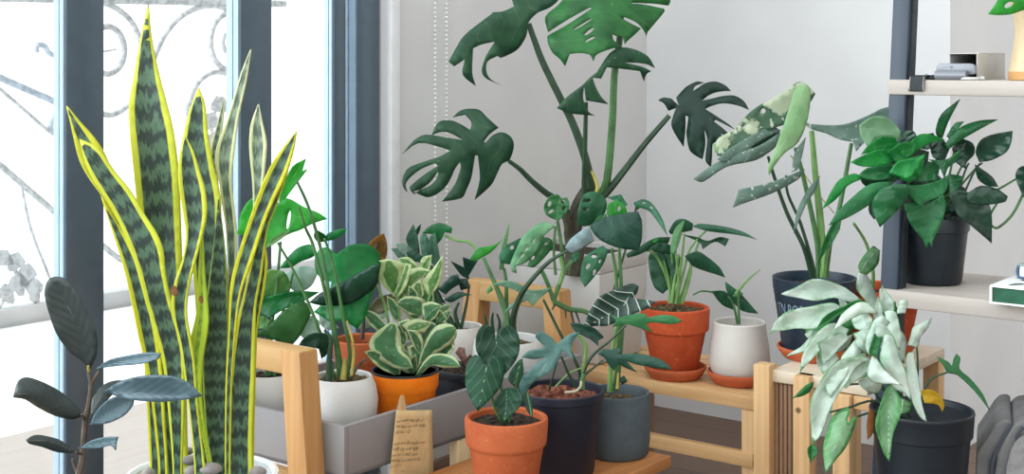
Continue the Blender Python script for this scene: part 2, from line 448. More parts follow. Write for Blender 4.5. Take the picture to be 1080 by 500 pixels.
# --- plants
G = mat_leaf
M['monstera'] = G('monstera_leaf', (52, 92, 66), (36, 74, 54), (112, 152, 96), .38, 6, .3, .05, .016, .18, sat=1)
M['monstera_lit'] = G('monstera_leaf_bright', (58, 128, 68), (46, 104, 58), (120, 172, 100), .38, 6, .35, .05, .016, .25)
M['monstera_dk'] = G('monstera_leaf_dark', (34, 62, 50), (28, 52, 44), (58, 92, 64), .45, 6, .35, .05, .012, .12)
M['adan'] = G('swiss_cheese_leaf', (58, 122, 72), (44, 100, 60), (126, 170, 112), .4, 6, .35, .06, .014, .25)
M['adan_pale'] = G('swiss_cheese_leaf_pale', (118, 168, 124), (90, 146, 102), (160, 196, 156), .4, 6, .35, .06, .014, .25)
M['adan_dk'] = G('swiss_cheese_leaf_dark', (48, 106, 72), (38, 88, 60), (84, 136, 96), .4, 6, .3, .06, .01, .18)
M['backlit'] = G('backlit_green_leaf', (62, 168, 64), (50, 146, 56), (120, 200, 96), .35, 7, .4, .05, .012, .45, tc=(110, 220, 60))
M['green'] = G('plain_green_leaf', (16, 118, 54), (12, 96, 44), (70, 150, 84), .3, 7, .25, .05, .01, .25)
M['green_pale'] = G('pale_grey_green_leaf', (176, 202, 190), (150, 182, 168), (190, 210, 196), .35, 7, .4, .05, .01, .3)
M['green_mid'] = G('light_green_leaf', (128, 182, 112), (104, 162, 94), (160, 196, 140), .35, 6, .6, .05, .012, .35)
M['green_dk'] = G('deep_green_leaf', (24, 66, 46), (18, 50, 38), (44, 92, 62), .32, 7, .25, .05, .008, .12)
M['olive'] = G('olive_green_leaf', (60, 112, 58), (44, 92, 50), (110, 150, 84), .35, 7, .3, .05, .01, .2)
M['copper'] = G('copper_brown_leaf', (150, 110, 50), (84, 84, 46), (190, 150, 80), .35, 7, .3, .05, .01, .3, tc=(230, 140, 50), blotch=((222, 140, 74), 30, .52, .62))
M['brown_leaf'] = G('olive_brown_leaf', (92, 90, 64), (74, 76, 56), (120, 116, 84), .4, 7, .25, .05, .01, .15)
M['pep'] = G('cream_edged_leaf', (66, 112, 76), (86, 136, 92), (170, 196, 150), .35, 5, .2, .05, .012, .25, edge=((196, 210, 160), .66, .6))
M['pep_lit'] = G('cream_and_lime_leaf', (112, 156, 96), (92, 144, 84), (190, 210, 160), .35, 5, .2, .05, .012, .3, edge=((206, 220, 168), .5, .7))
M['zz'] = G('grey_green_glossy_leaf', (92, 132, 112), (66, 106, 86), (150, 180, 160), .28, 6, .25, .05, .01, .15)
M['zz_dk'] = G('dark_glossy_leaf', (38, 76, 60), (30, 60, 50), (66, 104, 84), .28, 6, .25, .05, .008, .12)
M['arrow'] = G('silvery_arrow_leaf', (124, 164, 140), (102, 146, 122), (180, 206, 188), .4, 7, .5, .05, .014, .25)
M['anth'] = G('dark_velvet_heart_leaf', (28, 74, 50), (22, 60, 42), (120, 166, 120), .5, 3, .7, .05, .014, k=2.2, trans=.1)
M['philo'] = G('blue_green_lobed_leaf', (94, 136, 130), (72, 114, 108), (140, 176, 166), .3, 7, .3, .05, .012, .15, spec=.42)
M['silver_leaf'] = G('silver_blue_leaf', (158, 180, 182), (136, 162, 164), (180, 198, 196), .3, 7, .2, .05, .01, .15, spec=.42)
M['philo_dk'] = G('dark_lobed_leaf', (42, 84, 68), (34, 70, 58), (70, 112, 90), .32, 7, .3, .05, .01, .15)
M['philo_gr'] = G('fresh_green_lobed_leaf', (66, 136, 84), (54, 118, 72), (110, 170, 116), .35, 7, .4, .05, .01, .25)
M['alo_q'] = G('alocasia_leaf', (42, 92, 64), (34, 76, 54), (84, 130, 92), .35, 6, .35, .05, .01, .18)
M['alo_lt'] = G('light_alocasia_leaf', (110, 160, 108), (88, 142, 92), (160, 196, 150), .35, 6, .4, .05, .012, .3)
M['thai'] = G('cream_speckled_monstera_leaf', (96, 128, 104), (78, 112, 88), (140, 166, 140), .4, 6, .3, .05, .012, .2, spots=((216, 222, 196), 75, .60, .66), blotch=((204, 216, 184), 15, .53, .58))
M['thai_lt'] = G('pale_rolled_leaf', (164, 200, 150), (142, 186, 130), (196, 218, 180), .4, 6, .3, .05, .012, .35)
M['thai_gr'] = G('grey_green_speckled_leaf', (112, 136, 124), (96, 122, 110), (140, 160, 146), .45, 6, .2, .05, .01, .2, spots=((190, 200, 188), 90, .62, .68))
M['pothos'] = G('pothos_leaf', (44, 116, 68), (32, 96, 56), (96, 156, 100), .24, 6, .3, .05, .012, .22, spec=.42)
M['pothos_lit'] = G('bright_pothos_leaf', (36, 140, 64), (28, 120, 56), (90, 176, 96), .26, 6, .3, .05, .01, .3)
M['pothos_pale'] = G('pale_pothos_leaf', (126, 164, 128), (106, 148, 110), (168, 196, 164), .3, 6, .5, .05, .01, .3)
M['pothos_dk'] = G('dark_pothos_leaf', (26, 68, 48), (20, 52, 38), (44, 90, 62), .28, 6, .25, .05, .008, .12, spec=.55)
M['syn'] = G('mint_white_syngonium_leaf', (206, 218, 206), (182, 202, 186), (226, 234, 222), .42, 7, .35, .05, .01, .2, tc=(190, 220, 170), edge=((116, 164, 116), .93, .5), blotch=((128, 172, 130), 18, .56, .72))
M['syn_gr'] = G('green_white_syngonium_leaf', (140, 184, 140), (112, 162, 114), (216, 230, 210), .4, 7, .5, .06, .014, .25, edge=((84, 150, 84), .72, .5))
M['syn_dk'] = G('green_syngonium_leaf', (52, 124, 66), (40, 106, 56), (100, 160, 104), .35, 7, .3, .05, .01, .25)
M['yellow'] = G('yellowed_leaf', (206, 170, 44), (186, 146, 30), (220, 190, 80), .5, 6, .3, .05, .01, .3, tc=(230, 190, 40))
M['dead'] = G('brown_dead_leaf', (140, 88, 40), (112, 70, 34), (160, 110, 60), .7, 6, .3, .05, .01, .1)
M['rubber'] = G('dark_rubber_leaf', (62, 74, 72), (52, 64, 64), (98, 106, 100), .34, 9, .10, .08, .012, .06, spec=.55)
M['rubber_lt'] = G('blue_grey_rubber_leaf', (84, 108, 116), (68, 92, 100), (112, 134, 138), .3, 9, .12, .08, .01, .06, spec=.42)
M['pinkleaf'] = G('pinkish_curled_leaf', (146, 104, 98), (112, 84, 76), (170, 130, 120), .5, 6, .3, .05, .01, .2)
# alocasia with white veins
t = NT('white_veined_leaf'); S, T = t.uv('st'); E, D = t.uv('ed')
as_ = t.math('ABSOLUTE', t.math('SUBTRACT', t.math('MULTIPLY', S, 2.0), 1.0))
ph = t.math('FRACT', t.math('MULTIPLY_ADD', T, 6.2, t.math('MULTIPLY', as_, -1.3)))
vd = t.math('ABSOLUTE', t.math('SUBTRACT', ph, .5))
vm = t.math('MAXIMUM', t.step(vd, .07, .03), t.step(D, .02, .010))
c = t.mix(t.noise(30, 3), lin((44, 74, 62)), lin((34, 58, 52)))
c = t.mix(t.math('MULTIPLY', vm, .85), c, lin((206, 218, 202)))
M['alo_polly'] = t.principled(c, .35, t.bump(t.step(vd, .5, 0), .5, .003), .5, trans=.1)
# snake plant: dark cross bands and a yellow margin
def mat_snake(name, ec, e0=.70, a=(86, 116, 90), b=(42, 60, 54), N=20, wash=0.0):
    t = NT(name); S, T = t.uv('st'); E, D = t.uv('ed')
    cb = t.n('ShaderNodeCombineXYZ', i_0=t.math('MULTIPLY', S, 9.0), i_1=t.math('MULTIPLY', T, 26.0))
    info = t.n('ShaderNodeObjectInfo')
    t.t.links.new(t.math('MULTIPLY', info.outputs['Random'], 40.0), cb.inputs[2])
    nz = t.noise(1.0, 4, .65, cb.outputs[0])
    cb2 = t.n('ShaderNodeCombineXYZ', i_0=t.math('MULTIPLY', S, 20.0), i_1=t.math('MULTIPLY', T, 30.0)); nz2 = t.noise(1.0, 3, .6, cb2.outputs[0])
    w = t.math('MULTIPLY_ADD', T, float(N), t.math('MULTIPLY_ADD', nz, 1.8, t.math('MULTIPLY', nz2, .9)))
    tri = t.math('ABSOLUTE', t.math('SUBTRACT', t.math('FRACT', w), .5))
    col = t.mix(t.step(tri, .12, .34), lin(a), lin(b))
    en = t.math('MULTIPLY_ADD', t.math('SUBTRACT', nz, .5), .12, E)
    col = t.mix(t.step(en, e0 - .03, e0 + .04), col, lin(ec))
    return t.principled(col, .38, t.bump(nz2, .2, .002), .45, trans=.14, tcol=t.mix(.4, col, lin((200, 220, 60))))
M['snake'] = mat_snake('banded_snake_leaf', (212, 218, 62))
M['snake_pale'] = mat_snake('pale_edged_snake_leaf', (228, 232, 176), .66, (148, 168, 142), (92, 112, 98))
M['snake_yellow'] = mat_snake('yellow_edged_snake_leaf', (206, 206, 40), .55)
M['snake_lime'] = mat_snake('lime_snake_leaf', (176, 200, 50), .3, (150, 180, 60), (110, 150, 50))
M['snake_dk'] = mat_snake('dark_snake_leaf', (150, 170, 60), .9, (84, 112, 86), (40, 58, 50))
M['st_green'] = mat_plain('green_stalk', (78, 122, 70), .45, .2, 30)
M['st_dk'] = mat_plain('dark_green_stalk', (48, 76, 52), .45, .2, 30)
M['st_lt'] = mat_plain('light_green_stalk', (122, 166, 94), .45, .15, 30)
M['st_yel'] = mat_plain('yellowing_stalk', (182, 170, 84), .5, .2, 30)
M['st_brown'] = mat_plain('brown_bark_stalk', (96, 84, 72), .7, .3, 60)
M['st_woody'] = mat_plain('woody_trunk', (74, 72, 54), .7, .3, 40)
M['root'] = mat_plain('pale_air_root', (196, 186, 160), .7, .15, 40)
M['scar'] = mat_plain('brown_scar', (128, 84, 44), .8, .3, 60)

# ------------------------------------------------------------------ the setting
def struct(o): o['kind'] = 'structure'; return o
UB, VW = 3.357, 2.08          # back wall plane and window wall plane
struct(ubox('floor', -2.5, 4.6, -3.2, 2.2, -.06, 0, M['floor'], bevel=0))
struct(ubox('wall_back', UB, UB + .12, 1.196, 2.3, 0, 3.8, M['wall_back'], bevel=0))
struct(ubox('wall_right', UB + .12, 4.5, 1.196, 1.316, 0, 2.7, M['wall'], bevel=0))
struct(ubox('wall_far', 4.5, 4.6, -1.5, 1.316, 0, 2.7, M['wall'], bevel=0))
MBW = MB().ubox(2.262, UB, VW, VW + .055, 0, 3.8)
struct(MBW.build('wall_left', M['wall'], None, .003))
struct(ubox('wall_lintel', -1.6, 2.262, VW, VW + .055, 2.3, 3.8, M['wall'], bevel=0))
struct(ubox('baseboard_left', 2.275, UB, VW - .012, VW, 0, .06, M['brown_u'], bevel=.002))
struct(ubox('trim_1', 2.262, 2.292, VW - .012, VW + .004, 0, 2.7, M['trim'], bevel=.004))  # plaster corner bead; bright light on its edge put into the white
# sliding glass doors: stiles of each leaf, a bottom and a top rail
def stile(u0, u1, d0, d1, par, nm='stile'):
    b = MB(); b.ubox(u0, u1, VW + d0, VW + d1, .05, 2.3)
    o = b.build(nm, M['frame'], par, .0025)
    MB().ubox(u0 - .004, u0, VW + d0 + .004, VW + (d0 + d1) / 2 - .003, .05, 2.3).ubox(u0 - .004, u0, VW + (d0 + d1) / 2, VW + d1 - .003, .05, 2.3).build('reflection_strip', M['edge_sheen'], o, 0)  # added strips with the outdoor reflection put into their colour
    return o
def window(n, ua, ub, st):
    r = bpy.data.objects.new('window_%d' % n, None); COL.objects.link(r); r.location = UV((ua + ub) / 2, VW + .05, 0); r['kind'] = 'structure'
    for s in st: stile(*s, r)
    ubox('bottom_rail', ua, ub, VW + .025, VW + .06, .0, .07, M['frame'], r)
    ubox('top_rail', ua, ub, VW + .025, VW + .06, 2.24, 2.3, M['frame'], r)
    ubox('pane', ua, ub, VW + .042, VW + .047, .07, 2.24, M['glass'], r, 0)
    return r
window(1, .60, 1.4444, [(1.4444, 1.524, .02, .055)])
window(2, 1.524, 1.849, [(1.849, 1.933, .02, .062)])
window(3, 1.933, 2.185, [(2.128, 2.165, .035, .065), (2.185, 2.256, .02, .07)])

# outside: deck, pale terrace, kerb and a wrought-iron gate
struct(ubox('floor_deck', -2.5, 6, 2.2, 3.26, -.08, -.005, M['deck'], bevel=0))
struct(ubox('floor_terrace', -2.5, 9, 3.26, 4.6, -.09, -.012, M['terrace'], bevel=0))
struct(ubox('ground_outside', -4, 16, 4.6, 14, -.12, -.03, M['terrace'], bevel=0))
struct(ubox('kerb', -2.5, 9, 4.62, 4.70, -.05, .05, M['kerb'], bevel=.004))
gate = thing('garden_gate', UV(3.0, 4.66, .05), 'pale grey wrought-iron gate with scrolls seen outside through the glass', 'gate')
VG = 4.66
def gp(px, py, v=VG):
    q = (px - CX) / F; Y = v / (S37 - C37 * q); return W(px, py, Y)
def gtube(name, p, r, mat='iron', k=5): return tube(name, [gp(*q) for q in p], r, r, M[mat], gate, 8, k)
def circ(cx, cy, r, a0=0, a1=360, n=16, ry=None):
    ry = ry or r
    return [(cx + r * math.cos(math.radians(a0 + (a1 - a0) * i / n)), cy + ry * math.sin(math.radians(a0 + (a1 - a0) * i / n))) for i in range(n + 1)]
gtube('rail', [(-170, -6), (200, 2), (300, 4)], .016, k=1)
gtube('rail', [(-170, 371), (62, 326), (140, 311), (330, 280)], .02, k=1)
for px_, y0_, y1_ in ((-165, -80, 371), (86, -80, 323), (268, -60, 292)): gtube('post', [(px_, y0_), (px_, y1_)], .022, k=1)
gtube('scroll', [(88, 2), (112, 4), (130, 14), (142, 28), (148, 46), (150, 66), (158, 70)], .012)
gtube('scroll', circ(113, 53, 18, -180, 175, 20, 25), .013)
gtube('scroll', [(88, 112), (112, 121), (124, 119), (134, 112), (142, 100), (150, 80), (160, 66), (172, 40), (186, 22), (204, 10), (224, 6), (240, 10), (258, 16), (266, 10)], .012)
gtube('scroll', circ(243, 44, 21, 60, 420, 20, 30), .013)
gtube('scroll', circ(243, 45, 8, 0, 330, 10, 11), .01)
gtube('scroll', [(204, 150), (198, 120), (204, 96), (214, 82), (228, 76), (244, 80), (254, 92), (266, 100)], .012)
gtube('spiral', [(98, 55), (112, 54), (122, 52)], .004, k=1)
gtube('bar', [(-165, 10), (0, 82), (62, 109), (86, 119)], .014, 'ironb', 1)
gtube('bar', [(-165, -30), (-60, 46), (0, 94), (30, 120), (58, 144), (86, 166)], .007, 'iron', 2)
gtube('bar', [(-165, 48), (0, 174), (60, 226), (86, 248)], .012, 'iron', 1)
gtube('bar', [(22, 193), (32, 240), (48, 282), (62, 312), (80, 324)], .006, 'iron', 3)
gtube('bar', [(86, 240), (112, 262), (128, 274), (150, 282), (190, 284), (268, 262)], .012, 'iron', 3)
gtube('finial', [(39, 55), (38, 50), (43, 47), (48, 50), (52, 56), (62, 60), (86, 66)], .011, 'ironb', 4)
gtube('finial', [(66, 111), (57, 122), (53, 136), (62, 140), (86, 140)], .012, 'ironb', 4)
gtube('stem', [(-10, 340), (8, 310), (20, 296), (10, 276), (2, 266)], .008, 'iron', 4)
gtube('stem', [(20, 296), (32, 300), (40, 312), (36, 330)], .008, 'iron', 4)
gtube('stem', [(266, 180), (240, 168), (226, 150), (224, 126), (234, 106)], .007, 'iron', 4)
for s, (ax, ay) in enumerate(((4, 272), (16, 276), (28, 290), (36, 306), (20, 300), (8, 310), (232, 110), (222, 128), (226, 150))):
    vs = [gp(ax + 9 * math.cos(a) * (1 + .3 * math.sin(3 * a + s)), ay + 11 * math.sin(a) * (1 + .25 * math.cos(2 * a + s)), VG - .01 + .02 * (q % 2)) for q in (0, 1) for a in [2 * math.pi * k / 12 for k in range(12)]]
    mesh_obj('cast_leaf', vs, [tuple(range(12))[::-1], tuple(range(12, 24))] + [(k, (k + 1) % 12, 12 + (k + 1) % 12, 12 + k) for k in range(12)], M['iron'], gate, smooth=False)
# outdoor ledge seen low through the second pane
# ------------------------------------------------------------------ blind chain (beads on a loop)
vs, fs = [], []
def bead(c, r):
    n0 = len(vs); seg, rg = 8, 5
    vs.append(c + Vector((0, 0, r)))
    for i in range(1, rg):
        for k in range(seg):
            a, b = math.pi * i / rg, 2 * math.pi * k / seg
            vs.append(c + Vector((r * math.sin(a) * math.cos(b), r * math.sin(a) * math.sin(b), r * math.cos(a))))
    vs.append(c - Vector((0, 0, r))); e = len(vs) - 1
    for k in range(seg):
        fs.append((n0, n0 + 1 + k, n0 + 1 + (k + 1) % seg)); fs.append((e, n0 + 1 + (rg - 2) * seg + (k + 1) % seg, n0 + 1 + (rg - 2) * seg + k))
    for i in range(rg - 2):
        for k in range(seg):
            a = n0 + 1 + i * seg; fs.append((a + k, a + seg + k, a + seg + (k + 1) % seg, a + (k + 1) % seg))
pa, pb = W(459, 60, 3.18), W(471, 60, 3.215)
zz = 2.3
while zz > .46:
    bead(Vector((pa.x, pa.y, zz)), .0034); bead(Vector((pb.x, pb.y, zz)), .0034); zz -= .0105
for k in range(1, 5):
    a = math.pi * k / 5; c = (pa + pb) / 2; h = (pb - pa) / 2
    bead(Vector((c.x - h.x * math.cos(a), c.y - h.y * math.cos(a), .46 - .03 * math.sin(a))), .0043)
ch = mesh_obj('blind_chain', vs, fs, M['bead'])
props(ch, 'white beaded blind chain hanging in a loop against the grey wall', 'blind chain')

# ------------------------------------------------------------------ furniture
# planter stand: a grey trough between two honey-wood trestles
stand = thing('planter_stand', UV(1.95, 1.773, 0), 'grey trough planter stand carried by honey-coloured wooden trestles', 'plant stand')
TU0, TU1, TV0, TV1, TZ0, TZ1 = 1.619, 2.31, 1.586, 1.96, .303, .39
tb = MB(); w = .011
tb.ubox(TU0, TU1, TV0, TV1, TZ0, TZ0 + .008)
tb.ubox(TU0, TU0 + w, TV0, TV1, TZ0, TZ1); tb.ubox(TU1 - w, TU1, TV0, TV1, TZ0, TZ1)
tb.ubox(TU0 + w, TU1 - w, TV0, TV0 + w, TZ0, TZ1); tb.ubox(TU0 + w, TU1 - w, TV1 - w, TV1, TZ0, TZ1)
tb.build('trough', M['tray'], stand, .0012)
def trestle(u0, u1):
    va, vb, zt = 1.645, 1.90, .513
    ubox('crossbar', u0, u1, va + .001, vb - .001, zt - .042, zt, M['trestle_v'], stand, .003)
    for sgn, v0 in ((-1, va), (1, vb)):
        vi = v0 - sgn * .046
        lo = v0 + sgn * .045; li = vi + sgn * .045
        a, b = sorted((v0, vi)); c_, d_ = sorted((lo, li))
        MB().hexa([UV(u0 - .001, c_, 0), UV(u0 - .001, d_, 0), UV(u1 + .001, d_, 0), UV(u1 + .001, c_, 0),
                   UV(u0 - .001, a, zt - .001), UV(u0 - .001, b, zt - .001), UV(u1 + .001, b, zt - .001), UV(u1 + .001, a, zt - .001)]).build('leg', M['trestle_z'], stand, .003)
    ubox('ledge', u0, u1, va - .01, vb + .01, TZ0 - .03, TZ0 - .001, M['trestle_v'], stand, .002)
trestle(1.575, 1.616); trestle(2.313, 2.354)
MB().hexa([UV(1.915, 1.578, 0), UV(1.915, 1.60, 0), UV(1.955, 1.60, 0), UV(1.955, 1.578, 0),
           UV(1.915, 1.588, TZ0 - .001), UV(1.915, 1.61, TZ0 - .001), UV(1.955, 1.61, TZ0 - .001), UV(1.955, 1.588, TZ0 - .001)]).build('middle_leg', M['light_z'], stand, .002)

# low warm-brown stool under the front pots
stool = thing('plant_stool', UV(1.87, 1.40, 0), 'warm brown wooden stool under the foreground pots', 'stool')
ubox('seat', 1.60, 2.121, 1.261, 1.54, .263, .285, M['warm_u'], stool, .004)
for a in (1.64, 2.06):
    for b in (1.285, 1.48):
        ubox('leg', a, a + .035, b, b + .035, 0, .262, M['warm_u'], stool, .003)
ubox('apron', 1.66, 2.07, 1.29, 1.308, .215, .262, M['warm_u'], stool, .002)
ubox('apron', 1.66, 2.07, 1.49, 1.508, .215, .262, M['warm_u'], stool, .002)

# slatted pine bench along the back wall
bench = thing('slatted_bench', UV(2.58, 1.6, 0), 'pale pine slatted bench against the back wall', 'bench')
BU0, BV0, BV1, BZ = 2.4376, 1.257, 1.93, .325
ubox('front_rail', BU0, BU0 + .022, BV0, BV1, BZ - .026, BZ, M['wood_v'], bench, .002)
for k in range(6):
    u = BU0 + .026 + k * .046
    ubox('slat', u, u + .038, BV0, BV1, BZ - .016, BZ - .001, M['wood_v'], bench, .002)
for u in (BU0 + .004, BU0 + .255):
    for v in (BV0 + .002, BV1 - .035):
        ubox('leg', u, u + .03, v, v + .032, 0, BZ - .027 if u < 2.5 else BZ - .017, M['wood_z'], bench, .002)
for z in (.185, .09):
    ubox('lower_rail', BU0 - .002, BU0 + .018, BV0 + .006, BV1 - .004, z, z + .028, M['wood_v'], bench, .002)
ubox('back_brace', BU0 + .24, BU0 + .27, 1.655, 1.668, 0, BZ - .018, M['slat_brown'], bench, .002)

# taller stool with a slatted end
tall = thing('slatted_stool', UV(2.58, 1.1, 0), 'taller pale wooden stool with a dark slatted end beside the bench', 'stool')
SU0, SU1, SZ = 2.374, 2.775, .405
ubox('seat', SU0 + .003, SU1, 1.0, 1.195, SZ - .026, SZ - .004, M['white_v'], tall, .002)
for v, z in ((1.19, SZ + .006), (1.107, SZ - .004), (1.028, SZ - .028)):
    ubox('post', SU0 - .012, SU0 + .022, v, v + .034, 0, z, M['wood_z'], tall, .003)
for v in (1.18, 1.0):
    ubox('post', SU1 - .034, SU1, v, v + .034, 0, SZ - .028, M['wood_z'], tall, .003)
for k in range(5):
    v = 1.146 + k * .009
    ubox('slat', SU0 + .010, SU0 + .018, v, v + .0065, .02, SZ - .03, M['slat_brown'], tall, .0008)
ubox('apron', SU0, SU0 + .012, .992, 1.026, SZ - .052, SZ - .028, M['wood_v'], tall, .002)

# ladder shelf: boards on slate-blue leaning steel posts
shelf = thing('ladder_shelf', UV(2.5, .65, 0), 'ladder shelf of bleached boards on slate-blue steel posts', 'shelf')
ubox('board', 2.394, 2.672, .25, .985, .545, .576, M['ash_v'], shelf, .003)
ubox('board', 2.436, 2.66, .25, .985, .930, .958, M['ash_v'], shelf, .003)
def post(v0, v1):
    f = lambda z: 2.398 + (z - .56) * .115
    z0, z1 = 0, 2.1
    MB().hexa([UV(f(z0), v0, z0), UV(f(z0), v1, z0), UV(f(z0) + .045, v1, z0), UV(f(z0) + .045, v0, z0),
               UV(f(z1), v0, z1), UV(f(z1), v1, z1), UV(f(z1) + .045, v1, z1), UV(f(z1) + .045, v0, z1)]).build('post', M['shelf_steel'], shelf, .002)
    MB().hexa([UV(f(z0) + .012, v0 - .004, z0), UV(f(z0) + .012, v0, z0), UV(f(z0) + .034, v0, z0), UV(f(z0) + .034, v0 - .004, z0),
               UV(f(z1) + .012, v0 - .004, z1), UV(f(z1) + .012, v0, z1), UV(f(z1) + .034, v0, z1), UV(f(z1) + .034, v0 - .004, z1)]).build('post_channel', M['strap'], shelf, 0)
post(.953, .985); post(.25, .282)

# low supports standing below the picture
def low_stool(name, u0, u1, v0, v1, z, label):
    r = thing(name, UV((u0 + u1) / 2, (v0 + v1) / 2, 0), label, 'stool')
    ubox('seat', u0, u1, v0, v1, z - .025, z, M['wood_u'], r, .004)
    for a in (u0 + .01, u1 - .04):
        for b in (v0 + .01, v1 - .04): ubox('leg', a, a + .03, b, b + .03, 0, z - .026, M['wood_z'], r, .003)
low_stool('low_bench', .90, 1.45, 1.40, 1.70, .23, 'low pale bench under the snake plant bowl and the rubber plant')
low_stool('low_stool', 2.115, 2.28, .775, .90, .22, 'low pale stool under the black nursery pot in front of the shelf')

# ------------------------------------------------------------------ potted plants
def plant(name, px, Y, z, label, cat='potted plant', c=None):
    p = W(px, HY, Y); p.z = z
    r = thing(name, p, label, cat)
    return {'root': r, 'Y': Y, 'c': (p.x, p.y, z), 'px': px}
def round_pot(P, prof, mat, zs, rs, smat='soil', name='pot', lump=.006, soilname='soil', n=40):
    o = lathe(name, prof, P['c'], M[mat], P['root'], n)
    soil(soilname, P['c'], rs, P['c'][2] + zs, M[smat], P['root'], lump, seed=int(P['px']))
    return o
def pot_terracotta(h, rt, rb, band=.32, th=.007):
    zb = h * (1 - band); rl = rb + (rt - rb) * .72
    return [(rb * .9, 0), (rb, .004), (rl, zb - .002), (rl + .001, zb), (rt - .001, zb + .003), (rt, zb + .008), (rt + .002, h - .006), (rt + .001, h - .001), (rt - th * .5, h + .001), (rt - th, h - .002), (rt - th - .003, h - .03), (.001, h - .035)]
def pot_straight(h, rt, rb, th=.004, lip=.003, lh=.014):
    return [(rb * .93, 0), (rb, .004), (rt - lip, h - lh - .002), (rt, h - lh), (rt + .0005, h - .002), (rt - th * .4, h), (rt - th, h - .002), (rt - th - .002, h - .03), (.001, h - .034)]

# ---- snake plant in a white bowl
P = SN = plant('snake_plant', 213, 2.0, .23, 'tall snake plant with yellow-edged banded leaves in a white bowl')
round_pot(P, [(.06, 0), (.066, .004), (.088, .05), (.102, .10), (.109, .14), (.112, .153), (.111, .159), (.106, .160), (.101, .156), (.098, .135), (.001, .128)], 'bowl', .130, .099, lump=.008)
def strip(P, mat, L, R, f, **kw):
    l, r = pts(L), pts(R)
    if l[-1][1] == 492: l.append((l[-1][0], 526)); r.append((r[-1][0], 526))
    out = l + r[::-1]
    def at(p, t):
        A = np.array(p); s = np.concatenate([[0], np.cumsum(np.sqrt((np.diff(A, axis=0) ** 2).sum(1)))]); s /= s[-1]
        return np.interp(t, s, A[:, 0]), np.interp(t, s, A[:, 1])
    mid = []
    for i in range(9):
        a, b = at(l, 1 - i / 8), at(r, 1 - i / 8); mid.append(((a[0] + b[0]) / 2, (a[1] + b[1]) / 2))
    kw.setdefault('d', -.02); kw.setdefault('fold', -.35); kw.setdefault('thick', .003); kw.setdefault('ripple', .12)
    return leaf(P, M[mat], out, mid, f, **kw)
strip(P, 'snake', '156,5 148,40 141,80 136,110 137,140 141,180 144,210 150,260 158,330 165,400 171,492', '157,5 160,40 168,80 176,110 183,140 188,180 190,220 192,280 194,340 196,400 198,492', -5)
strip(P, 'snake_yellow', '70,112 77,143 84,170 95,190 108,208 118,230 128,255 138,290 146,330 152,380 158,492', '71,112 84,128 100,146 110,162 118,180 130,205 141,232 150,270 160,330 166,380 170,492', 0)
strip(P, 'snake_yellow', '106,205 112,225 122,255 131,285 139,320 146,355 152,380 160,425 165,470 167,492', '107,205 120,228 140,262 152,290 160,320 168,360 172,400 174,440 177,492', 2)
strip(P, 'snake', '84,147 88,165 96,185 108,204 120,224 133,252 143,280 154,320 163,350 172,385 178,440 182,492', '85,147 104,157 120,180 138,202 152,226 165,246 172,265 174,286 180,315 188,340 195,375 194,440 192,492', 4)
strip(P, 'snake', '209,93 200,115 194,140 190,165 195,220 203,280 207,340 207,400 208,492', '210,93 216,110 219,140 224,170 230,195 233,215 232,260 228,300 228,350 228,420 226,492', -3)
strip(P, 'snake_pale', '264,52 254,77 240,124 229,154 227,172 231,190 234,215 238,240 240,280 238,330 235,400 231,492', '265,52 260,85 252,121 248,151 244,190 247,220 250,250 249,300 248,350 245,420 243,492', -4)
strip(P, 'snake_pale', '236,103 229,130 222,160 224,190 228,240 230,300', '237,103 235,130 231,160 230,190 232,240 236,300', -6)
strip(P, 'snake_pale', '272,110 265,130 263,150 264,170 266,190 267,215 266,240 262,280 253,350 247,492', '273,110 277,130 281,150 280,170 278,190 275,215 272,250 268,290 262,350 258,492', -2)
strip(P, 'snake_lime', '212,250 209,290 207,330 200,362 199,385 205,420 211,450 219,492', '214,250 217,300 220,340 214,380 213,420 218,460 224,492', 4)
strip(P, 'snake', '195,145 190,160 188,180 190,205 194,230 196,250 192,275 185,295 181,318 184,340 190,362 195,400 200,440 205,492', '196,145 204,160 210,180 216,200 218,225 213,250 205,280 199,305 197,330 200,350 205,380 208,420 211,450 216,492', 6)
strip(P, 'snake', '306,152 297,180 284,215 270,258 258,305 248,350 242,400 239,440 238,492', '307,152 304,180 291,219 282,243 276,290 270,324 268,400 266,450 266,492', 3, fold=-.2)
strip(P, 'snake_yellow', '312,139 302,151 287,172 275,198 260,240 246,285 242,310 241,350 238,400 237,492', '313,139 310,157 302,184 283,225 268,270 254,310 249,350 245,400 243,492', 5, fold=-.2)
strip(P, 'snake_yellow', '277,256 274,280 269,320 263,360 260,492', '279,256 282,278 278,310 271,350 267,492', 2)
strip(P, 'snake_dk', '230,210 226,250 220,300 214,350 214,400 217,450 222,492', '231,210 236,250 240,300 241,350 240,400 239,450 238,492', -1)
for (sx, sy, sr, f) in ((184, 307, 4.2, 9.6), (212, 316, 3.0, 7.0)):
    leaf(P, M['scar'], [(sx + sr * .8 * math.cos(a) + .15 * sr * math.sin(a) , sy + sr * 1.4 * math.sin(a)) for a in [2 * math.pi * k / 8 for k in range(8)]], '%g,%g %g,%g' % (sx, sy - 3, sx, sy + 3), f, d=0, fold=0, ripple=0, name='dry_scar', label='brown dry scar')
